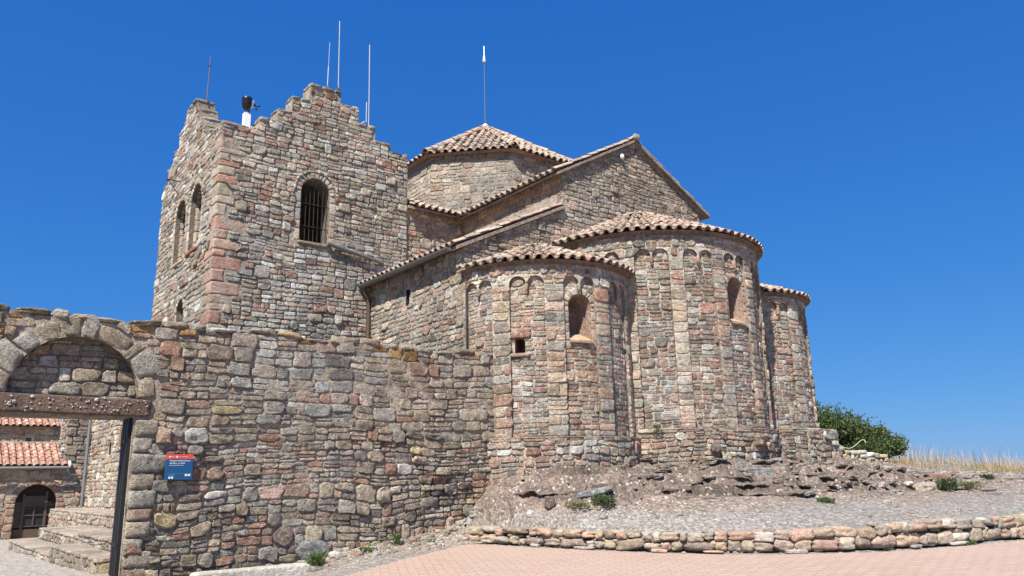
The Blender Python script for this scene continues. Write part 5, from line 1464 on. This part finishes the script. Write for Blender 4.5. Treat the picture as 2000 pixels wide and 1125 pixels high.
def weed(label, x, y, n, r, h, col, seed, zoff=0.0, z=None):
    rng = np.random.default_rng(seed); zz = gz1(x, y) + zoff if z is None else z
    g = Geo(); P, D = [], []
    r = min(r, .2); an = rng.uniform(0, 2 * PI, n); rr = r * rng.random(n) ** .8
    P = np.stack([x + np.cos(an) * rr, y + np.sin(an) * rr, zz + rng.uniform(0, h * .7, n)], 1)
    D = np.stack([np.cos(an) * .6, np.sin(an) * .6, rng.uniform(.2, 1.3, n)], 1) + rng.normal(0, .3, (n, 3)); D /= np.linalg.norm(D, axis=1, keepdims=True)
    c = np.array(col)[None] * rng.uniform(.7, 1.35, (n, 1))
    leaves(g, P, D, rng.uniform(.04, .10, n) * (h / .18) ** .5, .012, c)
    for k in range(6):
        a = rng.uniform(0, 2 * PI); g.tube([(x, y, zz - .02), (x + math.cos(a) * r * .6, y + math.sin(a) * r * .6, zz + h * .7)], [.004, .002], (.10, .12, .04), n=4, caps=False)
    return tag(g.build('weed', M_LEAF, None, (x, y, zz)), label, 'plant', 'weeds rooted in the gravel')
GRN, DGR, YGR = (.11, .17, .045), (.075, .105, .04), (.19, .19, .08)
weed('bright green leafy weed at the end of the pale stone slab', 5.25, 11.50, 260, .12, .22, GRN, 1)
weed('low green sprig against the wall above the slab', 4.3, 11.68, 120, .16, .12, GRN, 2)
weed('tiny green tuft behind the left end of the slab', 3.9, 11.70, 80, .12, .10, GRN, 3)
weed('small green weed at the wall foot below the big grey boulder', 6.15, 11.62, 160, .11, .08, GRN, 4)
weed('upright green sprout at the wall foot left of the red stone', 6.75, 11.72, 130, .06, .22, GRN, 5)
weed('small bluish green weed where the rocky slope meets the low wall', 8.5, 10.85, 130, .09, .12, (.09, .14, .06), 6)
weed('dark green grassy weed, larger of the pair under the rocky slope', 9.66, 9.82, 420, .22, .2, DGR, 7)
weed('yellowish weed left of the larger one under the rocky slope', 9.28, 10.05, 260, .2, .13, YGR, 8)
weed('flat green tuft alone on the gravel below the central apse', 13.1, 7.75, 320, .14, .08, GRN, 9)
weed('round dark green weed at the right end of the rock ledge', 17.0, 7.35, 420, .16, .28, DGR, 10)
weed('pale green weed beside the round dark one on the right', 17.75, 7.25, 320, .26, .2, YGR, 11)
weed('small green weed in the low wall at its right end', 12.95, 5.38, 90, .08, .06, GRN, 12)
weed('tiny green plant on the ledge between the near and central apses', 12.05, 10.62, 90, .08, .07, GRN, 13, z=2.50)
weed('dry mossy tuft on top of the plinth at the far apse', 18.0, 10.85, 300, .3, .12, (.22, .19, .08), 14, z=2.57)
weed('green weed low on the gravel at the far right', 20.4, 7.9, 320, .14, .12, DGR, 15)

# ================================================================== COURTYARD beyond the gate
mr = thing('monastery_building', 'stone monastery building with tiled lean-to roof and arched glazed door beyond the gate', 'building', (4.6, 38, -.35))
DW = (4.98, .74, -.33, 1.05)
g = Geo()
FO = [(-3, -1), (6.9, -1), (6.9, 2.62), (-3, 2.62)]
surface(g, FO, [arch_pts(*DW)], planeY(38), du=.5, col=MORT, hole_depth=.35, hole_col=(.2, .15, .12))
rubble(g, 2.6, 6.9, -.6, 2.6, planeY(38), lambda u, v: np.minimum(-sd_poly(u, v, FO), sd_arch(u, v, DW[0], DW[1] + .3, DW[2] - .3, DW[3])), 401, H=(.3, .42), W=(.28, .6), pal=PAL_RED, bulge=(.02, .05), n=10, pats=(.3, .5, .15, .05))
UO = [(-3, 3.0), (5.9, 3.0), (5.9, 4.3), (-3, 4.3)]; WU = rect_pts(4.55, 4.82, 3.42, 3.82)
surface(g, UO, [WU], planeY(40), du=.5, col=MORT, hole_depth=.2)
rubble(g, 2.6, 5.9, 3.2, 4.2, planeY(40), lambda u, v: np.minimum(-sd_poly(u, v, UO), sd_rect(u, v, 4.47, 4.9, 3.36, 3.9)), 402, H=(.3, .42), W=(.28, .6), pal=PAL_RED, bulge=(.02, .05), n=10)
voussoirs(g, planeY(38), DW[0], DW[3], DW[1], DW[1] + .28, 15, .3, [(R1, 3), (R3, 4), (T2, 2)], 405, proud=.02)
for s_ in (-1, 1):
    z = DW[2]
    while z < DW[3] - .05:
        h = min(.3, DW[3] - z); blocks(g, [(DW[0] + s_ * (DW[1] + .15), 38.1, z + h / 2)], (.16, 0, 0), (0, .14, 0), (0, 0, h / 2 - .01), pick([(R1, 2), (R3, 3), (T1, 2)], 1, rng), 0, 9, .04, int(z * 10) + 5); z += h
g.box((-3, 40.2, -1), (5.88, 46, 4.28), MORT, 1); g.box((-2.9, 38.36, -1), (6.05, 40, 2.5), MORT, 1)
# corner pier
g.box((5.80, 38.04, 2.0), (6.9, 39.3, 6.2), MORT_D, 1)
rubble(g, 5.80, 6.9, 2.64, 6.2, planeY(38.04), None, 403, H=(.3, .45), W=(.3, .5), pal=[(T2, 3), (R1, 2), (G2, 3), (T1, 3), (P1, 2)], bulge=(.03, .06), n=10, pats=(.6, .4, 0, 0))
rubble(g, 38.04, 39.3, 2.7, 6.2, planeX(5.80), None, 404, H=(.25, .35), W=(.25, .5), pal=PAL_WALL, bulge=(.03, .06), n=10)
g.build('wall', [M_STONE, M_MORT], mr)
g = Geo(); g.poly([(4.55, 40.15, 3.42), (4.82, 40.15, 3.42), (4.82, 40.15, 3.82), (4.55, 40.15, 3.82)]); wo = g.build('window', M_PANE, mr)
g = Geo()
for a, b in (((4.53, 40.0, 3.40), (4.56, 40.16, 3.84)), ((4.81, 40.0, 3.40), (4.84, 40.16, 3.84)), ((4.56, 40.0, 3.81), (4.81, 40.16, 3.84))): g.box(a, b)
g.build('frame', M_ASH, wo)
# door: dark glazed leaf
g = Geo(); y0 = 38.30
g.poly([(x, y0 + .03, z) for x, z in arch_pts(DW[0], DW[1], DW[2], DW[3], 16)]); do = g.build('door', M_WOOD, mr)
g = Geo()
def bar(x0, x1, z0, z1): g.box((x0, y0 - .06, z0), (x1, y0 - .015, z1))
for x, z1 in ((4.58, 1.42), (5.38, 1.52)): bar(x - .05, x + .05, DW[2], z1)
for x in (4.98,): bar(x - .02, x + .02, .15, 1.35)
for x0, x1 in ((4.28, 4.53), (4.63, 4.96), (5.0, 5.33), (5.43, 5.68)):
    for z in (.12, .55, .95, 1.30):
        if z > 1.2 and (x0 < 4.5 or x1 > 5.5): continue
        bar(x0, x1, z, z + .035)
bar(4.28, 4.53, DW[2], .02); bar(4.63, 5.33, DW[2], .02); bar(5.43, 5.68, DW[2], .02)
g.build('glazing_bars', plain_mat('brown_wood', (.11, .07, .055), .6, var=.2), do)
g = Geo(); 
for x0, x1, z1 in ((4.28, 4.53, 1.1), (4.63, 5.33, 1.3), (5.43, 5.68, 1.1)): g.poly([(x0, y0 - .012, .1), (x1, y0 - .012, .1), (x1, y0 - .012, z1), (x0, y0 - .012, z1)])
g.build('pane', M_GLASS, do)
g = Geo(); d = np.array([0, 1.85, 1.0]); u, s_, nn = tile_plane(g, (-2.5, 37.75, 2.52), (5.98, 37.75, 2.52), np.linalg.norm(d), PAL_NEWT, 411, d, pitch=.26)
slab(g, [(-2.5, 37.78, 2.52), (6.0, 37.78, 2.52), (6.0, 39.6, 3.5), (-2.5, 39.6, 3.5)], .08, (.4, .3, .22), 1)
blocks(g, [(6.03, 38.65, 3.03)], (.05, 0, 0), (0, .98, .52), (0, 0, .07), (.62, .56, .46), 1, 12, .01, 1); g.box((-2.5, 39.58, 3.48), (5.95, 40, 3.60), (.62, .56, .46), 1)
lr = g.build('lean_to_roof', [M_NEWTILE, M_MORT], mr)
g = Geo(); d = np.array([0, 3.0, 1.4]); tile_plane(g, (-2.5, 39.75, 4.25), (5.7, 39.75, 4.25), np.linalg.norm(d), PAL_NEWT, 412, d, pitch=.26)
slab(g, [(-2.5, 39.8, 4.25), (5.9, 39.8, 4.25), (5.9, 42.9, 5.66), (-2.5, 42.9, 5.66)], .08, (.4, .3, .22), 1); g.build('upper_roof', [M_NEWTILE, M_MORT], mr)
g = Geo(); g.tube([(-2.5, 37.66, 2.45), (6.03, 37.66, 2.45)], .06, n=8); g.build('gutter', M_ZINC, mr)
g = Geo(); g.tube([(5.95, 37.64, 2.42), (6.0, 37.66, 2.24), (6.12, 37.72, 2.16), (6.55, 37.8, 2.12), (6.62, 37.8, 2.0), (6.62, 37.8, .2)], .045, n=8); g.build('downpipe', M_ZINC, mr)

ww = thing('west_wing', 'tall rubble wing with pointed slit windows receding beyond the gate, grey pipe at its corner', 'building', (6.26, 31, .5))
PS = arch_pts(31.5, .16, 2.75, 3.05, 8); W2 = rect_pts(29.5, 29.95, 2.95, 3.6)
WO = [(21.65, -.5), (35.2, -.5), (35.2, 6.0), (21.65, 6.0)]
g = Geo()
surface(g, WO, [PS, W2], planeX(6.26), du=.5, col=MORT, hole_depth=.35, hole_col=(.1, .08, .07))
rubble(g, 26.5, 35.2, .3, 5.2, planeX(6.26), lambda u, v: np.minimum(np.minimum(-sd_poly(u, v, WO), sd_poly(u, v, arch_pts(31.5, .24, 2.7, 3.08, 8))), sd_rect(u, v, 29.4, 30.05, 2.9, 3.7)), 421, H=(.26, .36), W=(.3, .6), pal=PAL_TOWER, bulge=(.03, .05), n=10)
g.box((6.61, 21.7, -.5), (9.8, 35.19, 5.98), MORT, 1)
g.build('wall', [M_STONE, M_MORT], ww)
g = Geo(); g.poly([(6.6, 29.5, 2.95), (6.6, 29.95, 2.95), (6.6, 29.95, 3.6), (6.6, 29.5, 3.6)]); g.box((6.2, 29.42, 2.93), (6.28, 29.5, 3.66), (1, 1, 1), 1); g.box((6.2, 29.95, 2.93), (6.28, 30.03, 3.66), (1, 1, 1), 1); g.build('window', [M_VOID, plain_mat('pale_wood', (.36, .26, .16), .7)], ww)
g = Geo(); d = np.array([1.6, 0, .7]); tile_plane(g, (5.95, 35.3, 5.98), (5.95, 21.8, 5.98), np.linalg.norm(d), PAL_NEWT, 422, d, pitch=.26); slab(g, [(6, 21.7, 5.97), (9.8, 21.7, 6.8), (9.8, 35.3, 6.8), (6, 35.3, 5.97)], .06, (.4, .3, .22), 1); g.build('roof', [M_NEWTILE, M_MORT], ww)
g = Geo(); g.tube([(6.12, 34.9, 5.9), (6.12, 34.9, .9)], .06, n=8); g.build('downpipe', M_ZINC, ww)

st = thing('stone_steps', 'broad stone steps and platforms climbing beside the tower, seen through the gate', 'steps', (3.8, 18, .2))
def step(x0, x1, y0, y1, z0, z1, seed):
    g = Geo(); g.box((x0 + .02, y0 + .02, z0), (x1, y1, z1 - .06), MORT, 1)
    rubble(g, y0 + .02, y1, z0, z1 - .07, planeX(x0 + .02), None, seed, H=(.2, .3), W=(.2, .45), pal=PAL_AISLE, bulge=(.02, .04), n=10)
    rubble(g, x0 + .02, x1, z0, z1 - .07, planeY(y0 + .02), None, seed + 1, H=(.2, .3), W=(.3, .6), pal=[(T1, 3), (R3, 3), (Y1, 2)], bulge=(.02, .03), n=10, pats=(.8, .2, 0, 0))
    rng = np.random.default_rng(seed); yy = y0
    while yy < y1 - .05:
        dl = min(rng.uniform(.35, .8), y1 - yy); xx = x0 - .02
        while xx < x1 - .03:
            w = min(rng.uniform(.4, .8), x1 - xx)
            blocks(g, [(xx + w / 2, yy + dl / 2, z1 - .035)], (w / 2 - .008, 0, 0), (0, dl / 2 - .008, 0), (0, 0, .035), pick([((.36, .30, .24), 3), ((.40, .31, .24), 2), (T1, 2)], 1, rng), 0, 9, .06, int(rng.integers(99)), n=5); xx += w
        yy += dl
    g.build('step', [M_STONE, M_MORT], st)
step(2.92, 4.95, 14.92, 19.5, -.1, .46, 431)
step(3.40, 4.96, 15.4, 19.45, .46, .68, 437)
step(3.05, 4.97, 19.55, 27.5, -.3, .20, 433)
step(3.75, 4.98, 20.0, 27.4, .20, .50, 435)
step(5.0, 6.24, 22.5, 34.5, -.3, .88, 439)

# ================================================================== LIGHT, SKY, CAMERA
SUN_AZ, SUN_EL = rad(211), rad(54)
sv = Vector((math.cos(SUN_EL) * math.cos(SUN_AZ), math.cos(SUN_EL) * math.sin(SUN_AZ), math.sin(SUN_EL)))
ld = bpy.data.lights.new('sun', 'SUN'); ld.energy = 4.8; ld.angle = rad(.53); ld.color = (1, .955, .88)
lo = bpy.data.objects.new('sun', ld); COL.objects.link(lo); lo.rotation_euler = (-sv).to_track_quat('-Z', 'Y').to_euler(); lo.location = sv * 60
w = bpy.data.worlds.new('World'); SC.world = w; w.use_nodes = True
nt = w.node_tree; bg = nt.nodes['Background']
sk = nt.nodes.new('ShaderNodeTexSky'); sk.sky_type = 'NISHITA'; sk.sun_disc = False
sk.sun_elevation = SUN_EL; sk.sun_rotation = PI / 2 - SUN_AZ; sk.altitude = 1100; sk.air_density = 1.0; sk.dust_density = .35; sk.ozone_density = 4.0
sp = nt.nodes.new('ShaderNodeSeparateColor'); cb = nt.nodes.new('ShaderNodeCombineColor'); nt.links.new(sk.outputs[0], sp.inputs[0])
for ch, (co_, pw) in enumerate(((.170, 1.03), (.70, .60), (2.22, .33))):       # deep clear mountain sky
    p_ = nt.nodes.new('ShaderNodeMath'); p_.operation = 'POWER'; p_.inputs[1].default_value = pw; nt.links.new(sp.outputs[ch], p_.inputs[0])
    m_ = nt.nodes.new('ShaderNodeMath'); m_.operation = 'MULTIPLY'; m_.inputs[1].default_value = co_; nt.links.new(p_.outputs[0], m_.inputs[0]); nt.links.new(m_.outputs[0], cb.inputs[ch])
nt.links.new(cb.outputs[0], bg.inputs['Color']); bg.inputs['Strength'].default_value = .10

f_ = Vector((math.cos(PITCH) * math.cos(YAW), math.cos(PITCH) * math.sin(YAW), math.sin(PITCH)))
r_ = Vector((math.sin(YAW), -math.cos(YAW), 0)); u_ = r_.cross(f_)
r2 = r_ * math.cos(ROLL) + u_ * math.sin(ROLL); u2 = -r_ * math.sin(ROLL) + u_ * math.cos(ROLL)
cam = bpy.data.cameras.new('camera'); co = bpy.data.objects.new('camera', cam); COL.objects.link(co)
co.matrix_world = Matrix(((r2.x, u2.x, -f_.x, 0), (r2.y, u2.y, -f_.y, 0), (r2.z, u2.z, -f_.z, EYE), (0, 0, 0, 1)))
cam.sensor_width = 36; cam.lens = 1515.15 / 2000 * 36; cam.clip_start = .1; cam.clip_end = 60000
SC.camera = co
SC.view_settings.view_transform = 'Standard'; SC.view_settings.look = 'None'; SC.view_settings.exposure = 0.85; SC.view_settings.gamma = 1.0
SC.render.resolution_x, SC.render.resolution_y = 1024, 576
